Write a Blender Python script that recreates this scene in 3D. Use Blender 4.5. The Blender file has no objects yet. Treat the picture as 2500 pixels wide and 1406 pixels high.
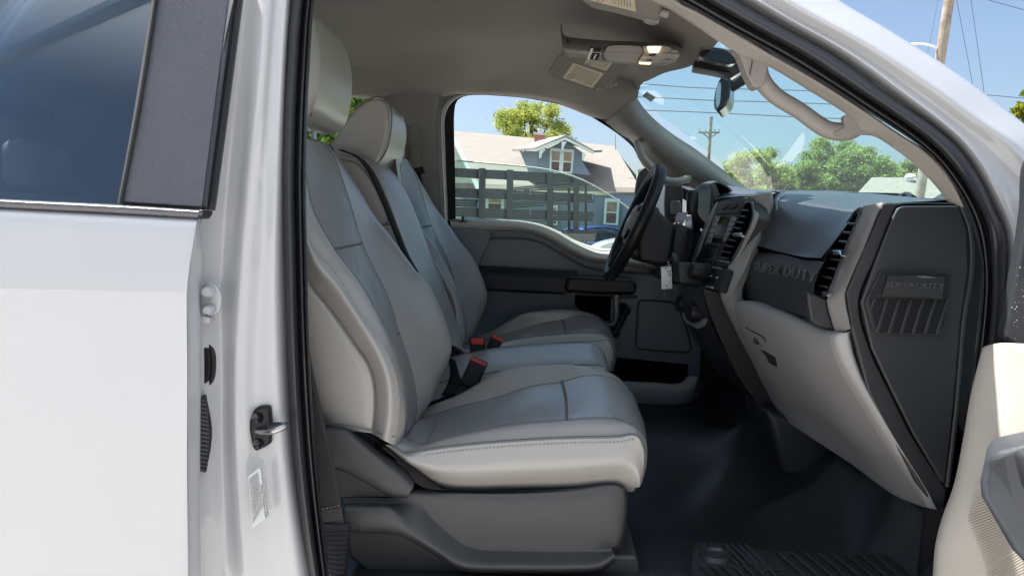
import bpy, bmesh, math, random
from mathutils import Vector, Matrix
sc = bpy.context.scene
random.seed(7)
PI = math.pi
# ------------------------------------------------------------------ camera
CAMZ = 1.45
F = 1805.0                      # focal length in photo pixels (photo 2500 x 1406)
YAW, PITCH = math.radians(2.54), math.radians(4.34)
cam_d = bpy.data.cameras.new('camera'); cam = bpy.data.objects.new('camera', cam_d)
sc.collection.objects.link(cam); sc.camera = cam
cam_d.lens = 26.0; cam_d.sensor_width = 36.0; cam_d.clip_start = 0.02; cam_d.clip_end = 2000
cam.location = (0, 0, CAMZ)
cam.rotation_euler = (PI/2 - PITCH, 0, YAW)
_M = cam.rotation_euler.to_matrix()
FW, RT, UP = _M @ Vector((0, 0, -1)), _M @ Vector((1, 0, 0)), _M @ Vector((0, 1, 0))
C0 = Vector((0, 0, CAMZ))
# ------------------------------------------------------------------ light
SUN_DIR = Vector((-0.42, 0.185, 0.885)).normalized()      # towards the sun
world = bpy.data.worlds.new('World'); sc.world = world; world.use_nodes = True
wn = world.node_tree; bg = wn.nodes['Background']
sky = wn.nodes.new('ShaderNodeTexSky'); sky.sky_type = 'NISHITA'; sky.sun_disc = False
sky.sun_elevation = math.asin(SUN_DIR.z)
sky.sun_rotation = math.atan2(SUN_DIR.x, SUN_DIR.y)
sky.air_density = 1.0; sky.dust_density = 2.6; sky.ozone_density = 2.2; sky.altitude = 200
# added bright clouds, unseen behind the camera, as fill light for door and seats
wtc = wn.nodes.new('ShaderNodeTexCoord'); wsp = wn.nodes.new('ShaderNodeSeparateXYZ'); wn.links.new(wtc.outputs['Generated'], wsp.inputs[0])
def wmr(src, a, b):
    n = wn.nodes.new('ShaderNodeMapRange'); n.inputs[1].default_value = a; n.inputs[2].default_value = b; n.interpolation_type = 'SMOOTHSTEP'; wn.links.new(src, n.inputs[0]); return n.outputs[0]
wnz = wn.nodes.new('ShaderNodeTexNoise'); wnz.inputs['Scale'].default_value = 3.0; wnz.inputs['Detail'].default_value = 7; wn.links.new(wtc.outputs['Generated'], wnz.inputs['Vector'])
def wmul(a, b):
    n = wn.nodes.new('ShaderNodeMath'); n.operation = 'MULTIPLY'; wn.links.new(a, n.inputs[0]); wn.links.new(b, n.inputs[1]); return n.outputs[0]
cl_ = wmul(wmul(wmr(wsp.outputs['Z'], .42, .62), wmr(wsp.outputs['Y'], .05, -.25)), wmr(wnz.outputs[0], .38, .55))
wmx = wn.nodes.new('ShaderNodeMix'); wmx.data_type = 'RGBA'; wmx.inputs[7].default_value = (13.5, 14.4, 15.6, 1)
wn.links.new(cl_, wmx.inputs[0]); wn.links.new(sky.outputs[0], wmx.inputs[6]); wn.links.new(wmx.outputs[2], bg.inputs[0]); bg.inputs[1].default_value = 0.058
sun_d = bpy.data.lights.new('sun', 'SUN'); sun_d.energy = 5.0; sun_d.angle = math.radians(0.6); sun_d.color = (1, 0.96, 0.91)
sun = bpy.data.objects.new('sun', sun_d); sc.collection.objects.link(sun)
sun.rotation_euler = SUN_DIR.to_track_quat('Z', 'Y').to_euler(); sun.location = (0, 0, 30)
sc.view_settings.view_transform = 'Standard'; sc.view_settings.look = 'None'
sc.view_settings.exposure = 1.7; sc.view_settings.gamma = 1.0
sc.render.engine = 'CYCLES'
cy = sc.cycles; cy.use_denoising = True; cy.max_bounces = 9; cy.diffuse_bounces = 6; cy.glossy_bounces = 4
cy.transparent_max_bounces = 16; cy.transmission_bounces = 6; cy.caustics_reflective = False; cy.caustics_refractive = False
cy.sample_clamp_indirect = 6.0

# ------------------------------------------------------------------ helpers
def ray(px, py): return FW + RT*((px-1250)/F) + UP*((703-py)/F)
def P(px, py, Y):
    d = ray(px, py); return C0 + d*(Y/d.y)
def R(Y, s):
    out = []
    for t in s.split():
        v = [float(a) for a in t.split(',')]
        out.append(P(v[0], v[1], v[2] if len(v) > 2 else Y))
    return out
def Q(x, y, z): return Vector((x, y, z+CAMZ))
class Pl:                       # a plane through three world points, addressed by the pixels it is seen at
    def __init__(s, a, b, c):
        s.o = a; s.n = (b-a).cross(c-a).normalized()
        if s.n.dot(a-C0) > 0: s.n = -s.n
    def at(s, px, py, off=0.0):
        d = ray(px, py); t = (s.o + s.n*off - C0).dot(s.n)/d.dot(s.n); return C0 + d*t
    def R(s, txt, off=0.0):
        return [s.at(*[float(a) for a in t.split(',')], off) for t in txt.split()]
def cr(pts, n, closed=False):
    m = len(pts)
    if m == 2 and not closed: return [pts[0].lerp(pts[1], i/(n-1)) for i in range(n)]
    g = (lambda i: pts[i % m]) if closed else (lambda i: pts[0]*2-pts[1] if i < 0 else (pts[-1]*2-pts[-2] if i >= m else pts[i]))
    segs = m if closed else m-1
    ln = [max((g(i+1)-g(i)).length, 1e-6) for i in range(segs)]; tot = sum(ln); out = []
    cnt = n if closed else n-1
    i = 0; acc = 0
    for k in range(n):
        s = tot*k/cnt
        while i < segs-1 and s > acc+ln[i]+1e-9: acc += ln[i]; i += 1
        t = min(max((s-acc)/ln[i], 0), 1)
        p1, p2 = g(i), g(i+1)
        m1 = (g(i+1)-g(i-1))*(ln[i]/(ln[i]+max((g(i)-g(i-1)).length, 1e-6)))
        m2 = (g(i+2)-g(i))*(ln[i]/(ln[i]+max((g(i+2)-g(i+1)).length, 1e-6)))
        t2, t3 = t*t, t*t*t
        out.append(p1*(2*t3-3*t2+1)+m1*(t3-2*t2+t)+p2*(-2*t3+3*t2)+m2*(t3-t2))
    return out
def grid(rows, close_v=False):
    V = [p for r in rows for p in r]; n = len(rows[0]); Fc = []
    m = len(rows)
    for i in range(m if close_v else m-1):
        for j in range(n-1):
            a, b = i*n+j, ((i+1) % m)*n+j
            Fc.append((a, a+1, b+1, b))
    return V, Fc
def surf(rows, nu=24, nv=5, lin=False, closed=False):
    """skin through rows of 3D points; resampled smoothly along and across the rows"""
    rr = [cr(r, nu) for r in rows]
    if lin: cols = []; 
    out = []
    if lin:
        for i in range(len(rr)-1):
            for k in range(nv): out.append([a.lerp(b, k/nv) for a, b in zip(rr[i], rr[i+1])])
        out.append(rr[-1])
    else:
        n = (len(rr)-1)*nv+1
        cols = []
        for j in range(nu):
            c = [r[j] for r in rr]; m = len(c); col = []
            g = lambda i: c[0]*2-c[1] if i < 0 else (c[-1]*2-c[-2] if i >= m else c[i])
            for i in range(m-1):
                L0 = max((g(i)-g(i-1)).length, 1e-6); L1 = max((g(i+1)-g(i)).length, 1e-6); L2 = max((g(i+2)-g(i+1)).length, 1e-6)
                m1 = (g(i+1)-g(i-1))*(L1/(L0+L1)); m2 = (g(i+2)-g(i))*(L1/(L1+L2))
                for k in range(nv):
                    t = k/nv; t2 = t*t; t3 = t2*t
                    col.append(g(i)*(2*t3-3*t2+1)+m1*(t3-2*t2+t)+g(i+1)*(-2*t3+3*t2)+m2*(t3-t2))
            col.append(c[-1]); cols.append(col)
        out = [[cols[j][i] for j in range(nu)] for i in range(n)]
    return grid(out)
def plate(pts, d, inset=0.0):
    """closed prism: outline pts pushed along vector d"""
    d = Vector(d) if not isinstance(d, (int, float)) else Vector((0, d, 0))
    n = len(pts); V = list(pts)+[p+d for p in pts]
    Fc = [tuple(range(n)), tuple(range(2*n-1, n-1, -1))]
    for i in range(n): j = (i+1) % n; Fc.append((i, i+n, j+n, j))
    return V, Fc
def rplate(pts, d, n=60):       # prism with a smooth closed outline
    return plate(cr(pts, n, True), d)
def box(c, s, rot=0.0):
    c = Vector(c); hx, hy, hz = s[0]/2, s[1]/2, s[2]/2
    m = Matrix.Rotation(rot, 3, 'Z')
    V = [c + m @ Vector((x*hx, y*hy, z*hz)) for x in (-1, 1) for y in (-1, 1) for z in (-1, 1)]
    return V, [(0, 1, 3, 2), (4, 6, 7, 5), (0, 4, 5, 1), (2, 3, 7, 6), (0, 2, 6, 4), (1, 5, 7, 3)]
def hexa(a, b, c, d, v):        # quad a b c d extruded by v
    return plate([a, b, c, d], v)
def tube(path, r, n=10, k=8, closed=False, flat=1.0, ref=None, caps=True, raw=False):
    pts = path if raw else cr(path, n, closed); m = len(pts)
    V, Fc = [], []
    prev = ref or Vector((0, 0, 1))
    for i, p in enumerate(pts):
        if closed: t = pts[(i+1) % m]-pts[i-1]
        else: t = pts[min(i+1, m-1)]-pts[max(i-1, 0)]
        t = t.normalized() if t.length > 1e-9 else Vector((0, 0, 1))
        u = prev-t*prev.dot(t)
        if u.length < 1e-4: u = t.orthogonal()
        u.normalize(); 
        if ref is None: prev = u
        w = t.cross(u)
        rr = r(i/(m-1)) if callable(r) else r
        for a in range(k):
            th = 2*PI*a/k; V.append(p+u*(math.cos(th)*rr)+w*(math.sin(th)*rr*flat))
    for i in range(m if closed else m-1):
        for a in range(k):
            b = (a+1) % k; i2 = (i+1) % m
            Fc.append((i*k+a, i*k+b, i2*k+b, i2*k+a))
    if caps and not closed:
        Fc.append(tuple(range(k-1, -1, -1))); Fc.append(tuple((m-1)*k+a for a in range(k)))
    return V, Fc
def lathe(c, axis, prof, k=20):
    """prof: list of (radius, height along axis)"""
    axis = Vector(axis).normalized(); u = axis.orthogonal().normalized(); w = axis.cross(u); c = Vector(c)
    V, Fc = [], []
    for r, h in prof:
        for a in range(k):
            th = 2*PI*a/k; V.append(c+axis*h+u*(r*math.cos(th))+w*(r*math.sin(th)))
    for i in range(len(prof)-1):
        for a in range(k):
            b = (a+1) % k; Fc.append((i*k+a, i*k+b, (i+1)*k+b, (i+1)*k+a))
    Fc.append(tuple(range(k-1, -1, -1))); Fc.append(tuple((len(prof)-1)*k+a for a in range(k)))
    return V, Fc
def ball(c, r, k=12, sc3=(1, 1, 1)):
    V, Fc = [], []; c = Vector(c); h = k//2
    for i in range(h+1):
        ph = PI*i/h
        for a in range(k):
            th = 2*PI*a/k; V.append(c+Vector((r*sc3[0]*math.sin(ph)*math.cos(th), r*sc3[1]*math.sin(ph)*math.sin(th), r*sc3[2]*math.cos(ph))))
    for i in range(h):
        for a in range(k): b = (a+1) % k; Fc.append((i*k+a, i*k+b, (i+1)*k+b, (i+1)*k+a))
    return V, Fc
from mathutils.bvhtree import BVHTree
def hit(geo, txt, off=0.001, dflt=None):
    bv = BVHTree.FromPolygons([tuple(v) for v in geo[0]], geo[1]); out = []
    for t in txt.split():
        px, py = [float(a) for a in t.split(',')][:2]; d = ray(px, py).normalized()
        loc, n, i, ds = bv.ray_cast(C0, d)
        out.append(loc-d*off if loc is not None else P(px, py, dflt or 1.7))
    return out
WL = {}
def O(name, geos, m, parent=None, bevel=0.0, smooth=True, thick=0.0, off=1.0, segs=2, ang=35, subd=0, kind=None, label=None, cat=None, group=None, weld=False):
    if isinstance(geos, tuple): geos = [geos]
    org = WL.get(parent.name, Vector((0, 0, 0))) if parent else None
    allv = [v for g in geos for v in g[0]]
    if parent is None:
        lo = Vector([min(v[i] for v in allv) for i in range(3)]); hi = Vector([max(v[i] for v in allv) for i in range(3)])
        org = Vector(((lo.x+hi.x)/2, (lo.y+hi.y)/2, lo.z))
    V, Fc, b = [], [], 0
    for g in geos:
        V += [Vector(v)-org for v in g[0]]; Fc += [tuple(i+b for i in f) for f in g[1]]; b += len(g[0])
    me = bpy.data.meshes.new(name); me.from_pydata([tuple(v) for v in V], [], Fc); me.validate()
    bm = bmesh.new(); bm.from_mesh(me)
    if weld: bmesh.ops.remove_doubles(bm, verts=bm.verts, dist=1e-4)
    bmesh.ops.recalc_face_normals(bm, faces=bm.faces); bm.to_mesh(me); bm.free()
    me.materials.append(m)
    o = bpy.data.objects.new(name, me); sc.collection.objects.link(o)
    if parent: o.parent = parent; WL[o.name] = org.copy()
    else: o.location = org; WL[o.name] = org.copy()
    if smooth:
        for p in me.polygons: p.use_smooth = True
    if thick:
        md = o.modifiers.new('solid', 'SOLIDIFY'); md.thickness = thick; md.offset = off
    if bevel:
        md = o.modifiers.new('bevel', 'BEVEL'); md.width = bevel; md.segments = segs; md.limit_method = 'ANGLE'; md.angle_limit = math.radians(ang); md.harden_normals = False
    if subd:
        md = o.modifiers.new('sub', 'SUBSURF'); md.levels = subd; md.render_levels = subd
    if smooth:
        md = o.modifiers.new('wn', 'WEIGHTED_NORMAL') if False else None
        try: me.set_sharp_from_angle(angle=math.radians(50))
        except Exception: pass
    if kind: o['kind'] = kind
    if label: o['label'] = label
    if cat: o['category'] = cat
    if group: o['group'] = group
    return o
def OO(name, geos, m, parent=None, **kw):
    return [O(name, g, m, parent, **kw) for g in geos]
def E(name, loc, parent=None, label=None, cat=None, group=None):
    e = bpy.data.objects.new(name, None); sc.collection.objects.link(e); loc = Vector(loc); e.empty_display_size = 0.1
    if parent: e.parent = parent; e.location = loc-WL[parent.name]
    else: e.location = loc
    WL[e.name] = loc.copy()
    if label: e['label'] = label
    if cat: e['category'] = cat
    if group: e['group'] = group
    return e
def copy_tree(o, parent, delta=None):
    c = o.copy(); sc.collection.objects.link(c); c.parent = parent
    if delta is not None: c.location = c.location+Vector(delta)
    for ch in list(o.children): copy_tree(ch, c)
    return c
def text_geo(s, p0, pu, pv, depth=0.0005, align=True, cw=None):
    """text laid in the parallelogram p0 (lower left) - pu (lower right) - pv (upper left)"""
    cu = bpy.data.curves.new('t', 'FONT'); cu.body = s; cu.size = 1; cu.extrude = 0.0; cu.resolution_u = 3; cu.offset = 0.012
    if cw: cu.space_character = cw
    ob = bpy.data.objects.new('t', cu); sc.collection.objects.link(ob)
    bpy.context.view_layer.update()
    me = bpy.data.meshes.new_from_object(ob.evaluated_get(bpy.context.evaluated_depsgraph_get()))
    V = [v.co.copy() for v in me.vertices]; Fc = [tuple(p.vertices) for p in me.polygons]
    bpy.data.objects.remove(ob); bpy.data.curves.remove(cu); bpy.data.meshes.remove(me)
    x0 = min(v.x for v in V); x1 = max(v.x for v in V); y0 = min(v.y for v in V); y1 = max(v.y for v in V)
    U, W = pu-p0, pv-p0; n = U.cross(W).normalized()
    if n.dot(C0-p0) < 0: n = -n
    out = [p0+U*((v.x-x0)/(x1-x0))+W*((v.y-y0)/(y1-y0))+n*depth for v in V]
    k = len(out)
    # give it thickness
    bm = bmesh.new(); vs = [bm.verts.new(v) for v in out]
    for f in Fc:
        try: bm.faces.new([vs[i] for i in f])
        except Exception: pass
    r = bmesh.ops.extrude_face_region(bm, geom=list(bm.faces))
    for e in r['geom']:
        if isinstance(e, bmesh.types.BMVert): e.co -= n*(depth+0.0004)
    bm.verts.index_update()
    V2 = [v.co.copy() for v in bm.verts]; F2 = [tuple(v.index for v in f.verts) for f in bm.faces]; bm.free()
    return V2, F2
# ------------------------------------------------------------------ materials
MC = {}
def mat(name, col, rough=0.5, bump=0.0, bscale=300.0, metal=0.0, coat=0.0, spec=0.5, var=0.06, vscale=6.0, coat_rough=0.05, sheen=0.0, voro=False, bdist=0.001, emis=None, estr=0.0, trans=0.0):
    m = bpy.data.materials.new(name); m.use_nodes = True; nt = m.node_tree; b = nt.nodes['Principled BSDF']
    b.inputs['Roughness'].default_value = rough; b.inputs['Metallic'].default_value = metal
    b.inputs['Coat Weight'].default_value = coat; b.inputs['Coat Roughness'].default_value = coat_rough
    b.inputs['Specular IOR Level'].default_value = spec; b.inputs['Sheen Weight'].default_value = sheen
    tc = nt.nodes.new('ShaderNodeTexCoord')
    nz = nt.nodes.new('ShaderNodeTexNoise'); nz.inputs['Scale'].default_value = vscale; nz.inputs['Detail'].default_value = 5
    nt.links.new(tc.outputs['Object'], nz.inputs['Vector'])
    mr = nt.nodes.new('ShaderNodeMapRange'); mr.inputs[1].default_value = 0.3; mr.inputs[2].default_value = 0.7
    mr.inputs[3].default_value = 1-var; mr.inputs[4].default_value = 1+var
    nt.links.new(nz.outputs[0], mr.inputs[0])
    mx = nt.nodes.new('ShaderNodeVectorMath'); mx.operation = 'SCALE'; mx.inputs[0].default_value = col
    nt.links.new(mr.outputs[0], mx.inputs['Scale']); nt.links.new(mx.outputs[0], b.inputs['Base Color'])
    mr2 = nt.nodes.new('ShaderNodeMapRange'); mr2.inputs[1].default_value = 0.3; mr2.inputs[2].default_value = 0.7
    rv = 0.01 if ('leather' in name or 'vinyl' in name) else 0.03; mr2.inputs[3].default_value = max(rough-rv, 0.02); mr2.inputs[4].default_value = min(rough+rv, 1)
    nt.links.new(nz.outputs[0], mr2.inputs[0]); nt.links.new(mr2.outputs[0], b.inputs['Roughness'])
    if bump:
        if voro:
            t = nt.nodes.new('ShaderNodeTexVoronoi'); t.feature = 'F1'; t.inputs['Scale'].default_value = bscale
        else:
            t = nt.nodes.new('ShaderNodeTexNoise'); t.inputs['Scale'].default_value = bscale; t.inputs['Detail'].default_value = 3
        nt.links.new(tc.outputs['Object'], t.inputs['Vector'])
        bp = nt.nodes.new('ShaderNodeBump'); bp.inputs['Strength'].default_value = bump; bp.inputs['Distance'].default_value = bdist
        nt.links.new(t.outputs[0], bp.inputs['Height']); nt.links.new(bp.outputs[0], b.inputs['Normal'])
    if emis: b.inputs['Emission Color'].default_value = (*emis, 1); b.inputs['Emission Strength'].default_value = estr
    MC[name] = m; return m
def glass_mat(name, tint, refl=0.06, rough=0.0, ior=1.5, fm=0.8, dust=0.0):
    m = bpy.data.materials.new(name); m.use_nodes = True; nt = m.node_tree; nt.nodes.clear()
    out = nt.nodes.new('ShaderNodeOutputMaterial'); tr = nt.nodes.new('ShaderNodeBsdfTransparent'); tr.inputs[0].default_value = (*tint, 1)
    gl = nt.nodes.new('ShaderNodeBsdfGlossy'); gl.inputs['Roughness'].default_value = rough; gl.inputs[0].default_value = (1, 1, 1, 1)
    fr = nt.nodes.new('ShaderNodeFresnel'); fr.inputs[0].default_value = ior
    ad = nt.nodes.new('ShaderNodeMath'); ad.operation = 'MULTIPLY_ADD'; ad.use_clamp = True; ad.inputs[1].default_value = fm; ad.inputs[2].default_value = refl
    geo = nt.nodes.new('ShaderNodeNewGeometry')
    mx = nt.nodes.new('ShaderNodeMixShader')
    nt.links.new(fr.outputs[0], ad.inputs[0]); nt.links.new(ad.outputs[0], mx.inputs[0])
    nt.links.new(tr.outputs[0], mx.inputs[1]); nt.links.new(gl.outputs[0], mx.inputs[2]); nt.links.new(mx.outputs[0], out.inputs[0])
    if dust:
        df = nt.nodes.new('ShaderNodeBsdfDiffuse'); df.inputs[0].default_value = (.8, .8, .8, 1); tl = nt.nodes.new('ShaderNodeBsdfTranslucent'); tl.inputs[0].default_value = (.8, .8, .8, 1)
        m1 = nt.nodes.new('ShaderNodeMixShader'); m1.inputs[0].default_value = .6; m2 = nt.nodes.new('ShaderNodeMixShader'); m2.inputs[0].default_value = dust
        nt.links.new(df.outputs[0], m1.inputs[1]); nt.links.new(tl.outputs[0], m1.inputs[2]); nt.links.new(mx.outputs[0], m2.inputs[1]); nt.links.new(m1.outputs[0], m2.inputs[2]); nt.links.new(m2.outputs[0], out.inputs[0])
    MC[name] = m; return m
white = mat('white_paint', (0.42, 0.43, 0.445), 0.5, coat=1.0, var=0.012, coat_rough=0.015)
leather = mat('grey_leather', (0.335, 0.325, 0.308), 0.30, bump=0.0, bscale=420, var=0.02, vscale=3, voro=True, bdist=0.0006)
leather_in = mat('grey_leather_insert', (0.285, 0.288, 0.293), 0.27, bump=0.0, bscale=330, var=0.02, vscale=3, voro=True, bdist=0.0008)
seam = mat('dark_seam', (0.14, 0.135, 0.125), 0.8)
thread = mat('grey_thread', (0.30, 0.29, 0.27), 0.7)
headl = mat('headliner_fabric', (0.25, 0.232, 0.213), 0.95, bump=0.3, bscale=900, var=0.04, spec=0.1)
tan = mat('warm_grey_trim', (0.24, 0.225, 0.205), 0.6, bump=0.3, bscale=900, var=0.03)
pillar = mat('pillar_trim', (0.155, 0.15, 0.142), 0.6, bump=0.25, bscale=900, var=0.03)
dark = mat('dark_plastic', (0.022, 0.023, 0.026), 0.5, bump=0.3, bscale=800, var=0.08)
darkpad = mat('dash_pad', (0.045, 0.048, 0.055), 0.34, bump=0.55, bscale=350, var=0.08, voro=True, bdist=0.0008)
endp = mat('charcoal_panel', (0.026, 0.027, 0.030), 0.48, bump=0.3, bscale=900, var=0.06)
black = mat('black_plastic', (0.011, 0.011, 0.013), 0.45, spec=.3, var=0.1)
blackgloss = mat('gloss_black', (0.008, 0.008, 0.01), 0.12)
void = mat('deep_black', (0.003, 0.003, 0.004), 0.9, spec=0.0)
rubber = mat('black_rubber', (0.016, 0.017, 0.021), 0.42, bump=0.15, bscale=700, var=0.1)
gtrim = mat('grey_metallic_trim', (0.23, 0.225, 0.22), 0.45, bump=0.15, bscale=1200, var=0.04)
glovem = mat('glovebox_grey', (0.265, 0.262, 0.26), 0.5, bump=0.35, bscale=700, var=0.05)
glovel = mat('glovebox_edge_grey', (0.35, 0.345, 0.335), 0.6, bump=0.4, bscale=700, var=0.04)
sidep = mat('seat_shield_plastic', (0.046, 0.046, 0.048), 0.5, bump=0.3, bscale=900, var=0.08)
vinyl = mat('black_vinyl_floor', (0.015, 0.017, 0.020), 0.36, bump=0.18, bscale=380, var=0.1, vscale=5, voro=True, bdist=0.002)
matm = mat('rubber_floor_mat', (0.018, 0.019, 0.021), 0.42, bump=0.3, bscale=500, var=0.25)
doorp = mat('beige_door_panel', (0.40, 0.375, 0.33), 0.6, bump=0.35, bscale=420, var=0.03)
slate = mat('slate_armrest', (0.03, 0.035, 0.043), 0.5, bump=0.4, bscale=600, var=0.3, vscale=12)
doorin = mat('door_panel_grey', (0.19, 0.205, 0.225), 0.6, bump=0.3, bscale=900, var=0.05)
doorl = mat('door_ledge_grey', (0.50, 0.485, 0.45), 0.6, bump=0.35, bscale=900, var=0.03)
belt = mat('belt_webbing', (0.014, 0.015, 0.018), 0.7, bump=0.5, bscale=1500)
red = mat('red_plastic', (0.55, 0.02, 0.02), 0.35)
chrome = mat('chrome', (0.8, 0.8, 0.8), 0.12, metal=1.0)
steel = mat('steel', (0.4, 0.4, 0.42), 0.3, metal=1.0)
paper = mat('sticker_paper', (0.62, 0.56, 0.42), 0.7, var=0.06, vscale=30)
ink = mat('sticker_ink', (0.16, 0.15, 0.14), 0.8)
whitel = mat('white_label', (0.70, 0.72, 0.73), 0.4)
tagm = mat('tag_white', (0.8, 0.8, 0.78), 0.5)
lampm = mat('map_lamp', (0.9, 0.8, 0.6), 0.3, emis=(1.0, 0.72, 0.38), estr=1.3)
wind = glass_mat('windshield_glass', (0.70, 0.93, 0.92), 0.008, 0.0, 1.45, 0.09, 0.05)
sideg = glass_mat('side_glass', (0.85, 0.93, 0.90), 0.015, 0.0, 1.5, 0.2)
edgeg = mat('glass_edge', (0.55, 0.68, 0.60), 0.2)
priv = glass_mat('privacy_glass', (0.52, 0.60, 0.66), 0.065)
# black metallic applique with flakes
def flake(name, base, frough=0.45):
    m = mat(name, base, frough, coat=0.0, var=0.05); nt = m.node_tree; b = nt.nodes['Principled BSDF']
    tc = nt.nodes.new('ShaderNodeTexCoord'); v = nt.nodes.new('ShaderNodeTexVoronoi'); v.inputs['Scale'].default_value = 2200
    nt.links.new(tc.outputs['Object'], v.inputs['Vector'])
    nm = nt.nodes.new('ShaderNodeVectorMath'); nm.operation = 'SUBTRACT'; nm.inputs[1].default_value = (0.5, 0.5, 0.5)
    nt.links.new(v.outputs['Color'], nm.inputs[0])
    sc_ = nt.nodes.new('ShaderNodeVectorMath'); sc_.operation = 'SCALE'; sc_.inputs['Scale'].default_value = 0.6
    nt.links.new(nm.outputs[0], sc_.inputs[0])
    g = nt.nodes.new('ShaderNodeNewGeometry'); ad = nt.nodes.new('ShaderNodeVectorMath'); ad.operation = 'ADD'
    nt.links.new(g.outputs['Normal'], ad.inputs[0]); nt.links.new(sc_.outputs[0], ad.inputs[1])
    no = nt.nodes.new('ShaderNodeVectorMath'); no.operation = 'NORMALIZE'; nt.links.new(ad.outputs[0], no.inputs[0])
    nt.links.new(no.outputs[0], b.inputs['Normal'])
    b.inputs['Metallic'].default_value = 0.75
    return m
appl = flake('black_flake_trim', (0.11, 0.11, 0.12), 0.3)
# perforated leather: rows of small dark holes
def perf():
    m = mat('perforated_leather', (0.255, 0.257, 0.255), 0.40, var=0.05); nt = m.node_tree; b = nt.nodes['Principled BSDF']
    tc = nt.nodes.new('ShaderNodeTexCoord'); mp = nt.nodes.new('ShaderNodeMapping'); mp.inputs['Rotation'].default_value = (0, 0.4, 0)
    nt.links.new(tc.outputs['Object'], mp.inputs[0])
    v = nt.nodes.new('ShaderNodeTexVoronoi'); v.inputs['Scale'].default_value = 290; v.inputs['Randomness'].default_value = 0.0
    nt.links.new(mp.outputs[0], v.inputs['Vector'])
    cr_ = nt.nodes.new('ShaderNodeValToRGB'); cr_.color_ramp.elements[0].position = 0.25; cr_.color_ramp.elements[1].position = 0.45
    cr_.color_ramp.elements[0].color = (0.72, 0.72, 0.72, 1)
    nt.links.new(v.outputs['Distance'], cr_.inputs[0])
    src = b.inputs['Base Color'].links[0].from_socket
    mu = nt.nodes.new('ShaderNodeVectorMath'); mu.operation = 'MULTIPLY'
    nt.links.new(src, mu.inputs[0]); nt.links.new(cr_.outputs[0], mu.inputs[1]); nt.links.new(mu.outputs[0], b.inputs['Base Color'])
    bp = nt.nodes.new('ShaderNodeBump'); bp.inputs['Strength'].default_value = 0.6; bp.inputs['Distance'].default_value = 0.001
    nt.links.new(cr_.outputs[0], bp.inputs['Height']); nt.links.new(bp.outputs[0], b.inputs['Normal'])
    return m
perfm = perf()
def wrinkle(m, s=.35, scale=7.0, dist=.006, stretch=(1, 1, 3)):
    nt = m.node_tree; b = nt.nodes['Principled BSDF']; tc = nt.nodes.new('ShaderNodeTexCoord'); mp_ = nt.nodes.new('ShaderNodeMapping'); mp_.inputs['Scale'].default_value = stretch
    nz = nt.nodes.new('ShaderNodeTexNoise'); nz.inputs['Scale'].default_value = scale; nz.inputs['Detail'].default_value = 3; nz.inputs['Distortion'].default_value = .2
    bp = nt.nodes.new('ShaderNodeBump'); bp.inputs['Strength'].default_value = s; bp.inputs['Distance'].default_value = dist
    nt.links.new(tc.outputs['Object'], mp_.inputs[0]); nt.links.new(mp_.outputs[0], nz.inputs['Vector']); nt.links.new(nz.outputs[0], bp.inputs['Height'])
    if b.inputs['Normal'].links: nt.links.new(b.inputs['Normal'].links[0].from_socket, bp.inputs['Normal'])
    nt.links.new(bp.outputs[0], b.inputs['Normal'])
wrinkle(leather, .22, 9, .003, (1, 2, 1)); wrinkle(leather_in, .4, 22, .002, (2.2, 1, 1)); wrinkle(perfm, .3, 6, .004)
wrinkle(vinyl, .45, 5, .015, (1, 1.5, 1)); wrinkle(headl, .35, 3, .01, (1, 1, 1))
def specks(m, col=(.45, .45, .45), scale=120, amt=.06, mask=2.2):
    """dust specks lying on the surface"""
    nt = m.node_tree; b = nt.nodes['Principled BSDF']; tc = nt.nodes.new('ShaderNodeTexCoord')
    v = nt.nodes.new('ShaderNodeTexVoronoi'); v.inputs['Scale'].default_value = scale; nt.links.new(tc.outputs['Object'], v.inputs['Vector'])
    l = nt.nodes.new('ShaderNodeMath'); l.operation = 'LESS_THAN'; l.inputs[1].default_value = amt; nt.links.new(v.outputs['Distance'], l.inputs[0])
    nz = nt.nodes.new('ShaderNodeTexNoise'); nz.inputs['Scale'].default_value = mask; nt.links.new(tc.outputs['Object'], nz.inputs['Vector'])
    g = nt.nodes.new('ShaderNodeMath'); g.operation = 'GREATER_THAN'; g.inputs[1].default_value = .55; nt.links.new(nz.outputs[0], g.inputs[0])
    mu = nt.nodes.new('ShaderNodeMath'); mu.operation = 'MULTIPLY'; nt.links.new(l.outputs[0], mu.inputs[0]); nt.links.new(g.outputs[0], mu.inputs[1])
    mx = nt.nodes.new('ShaderNodeMix'); mx.data_type = 'RGBA'; mx.inputs[7].default_value = (*col, 1)
    nt.links.new(mu.outputs[0], mx.inputs[0]); nt.links.new(b.inputs['Base Color'].links[0].from_socket, mx.inputs[6]); nt.links.new(mx.outputs[2], b.inputs['Base Color'])
specks(vinyl, (.35, .35, .33), 60, .045); specks(matm, (.3, .3, .28), 70, .05); specks(sidep, (.3, .3, .3), 45, .03, 4); specks(endp, (.2, .2, .2), 40, .025, 4)
def stitch(path, step, r, m_, name, parent, n=300, dash=0.6):
    pts = cr(path, n); L = sum((pts[i+1]-pts[i]).length for i in range(n-1)); k = int(L/step); pp = cr(pts, k*2+1) if k > 1 else pts
    g = []
    for i in range(k):
        a, b = pp[2*i], pp[2*i+1]
        g.append(tube([a, a.lerp(b, dash), b], r, 3, 5, raw=False))
    return O(name, g, m_, parent)
# ================================================================== THE PICKUP TRUCK
T = E('pickup_truck', (-0.2, 2.0, 0), None, 'white pickup truck seen from its open front passenger door, with pale grey leather seats', 'pickup truck')
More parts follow.
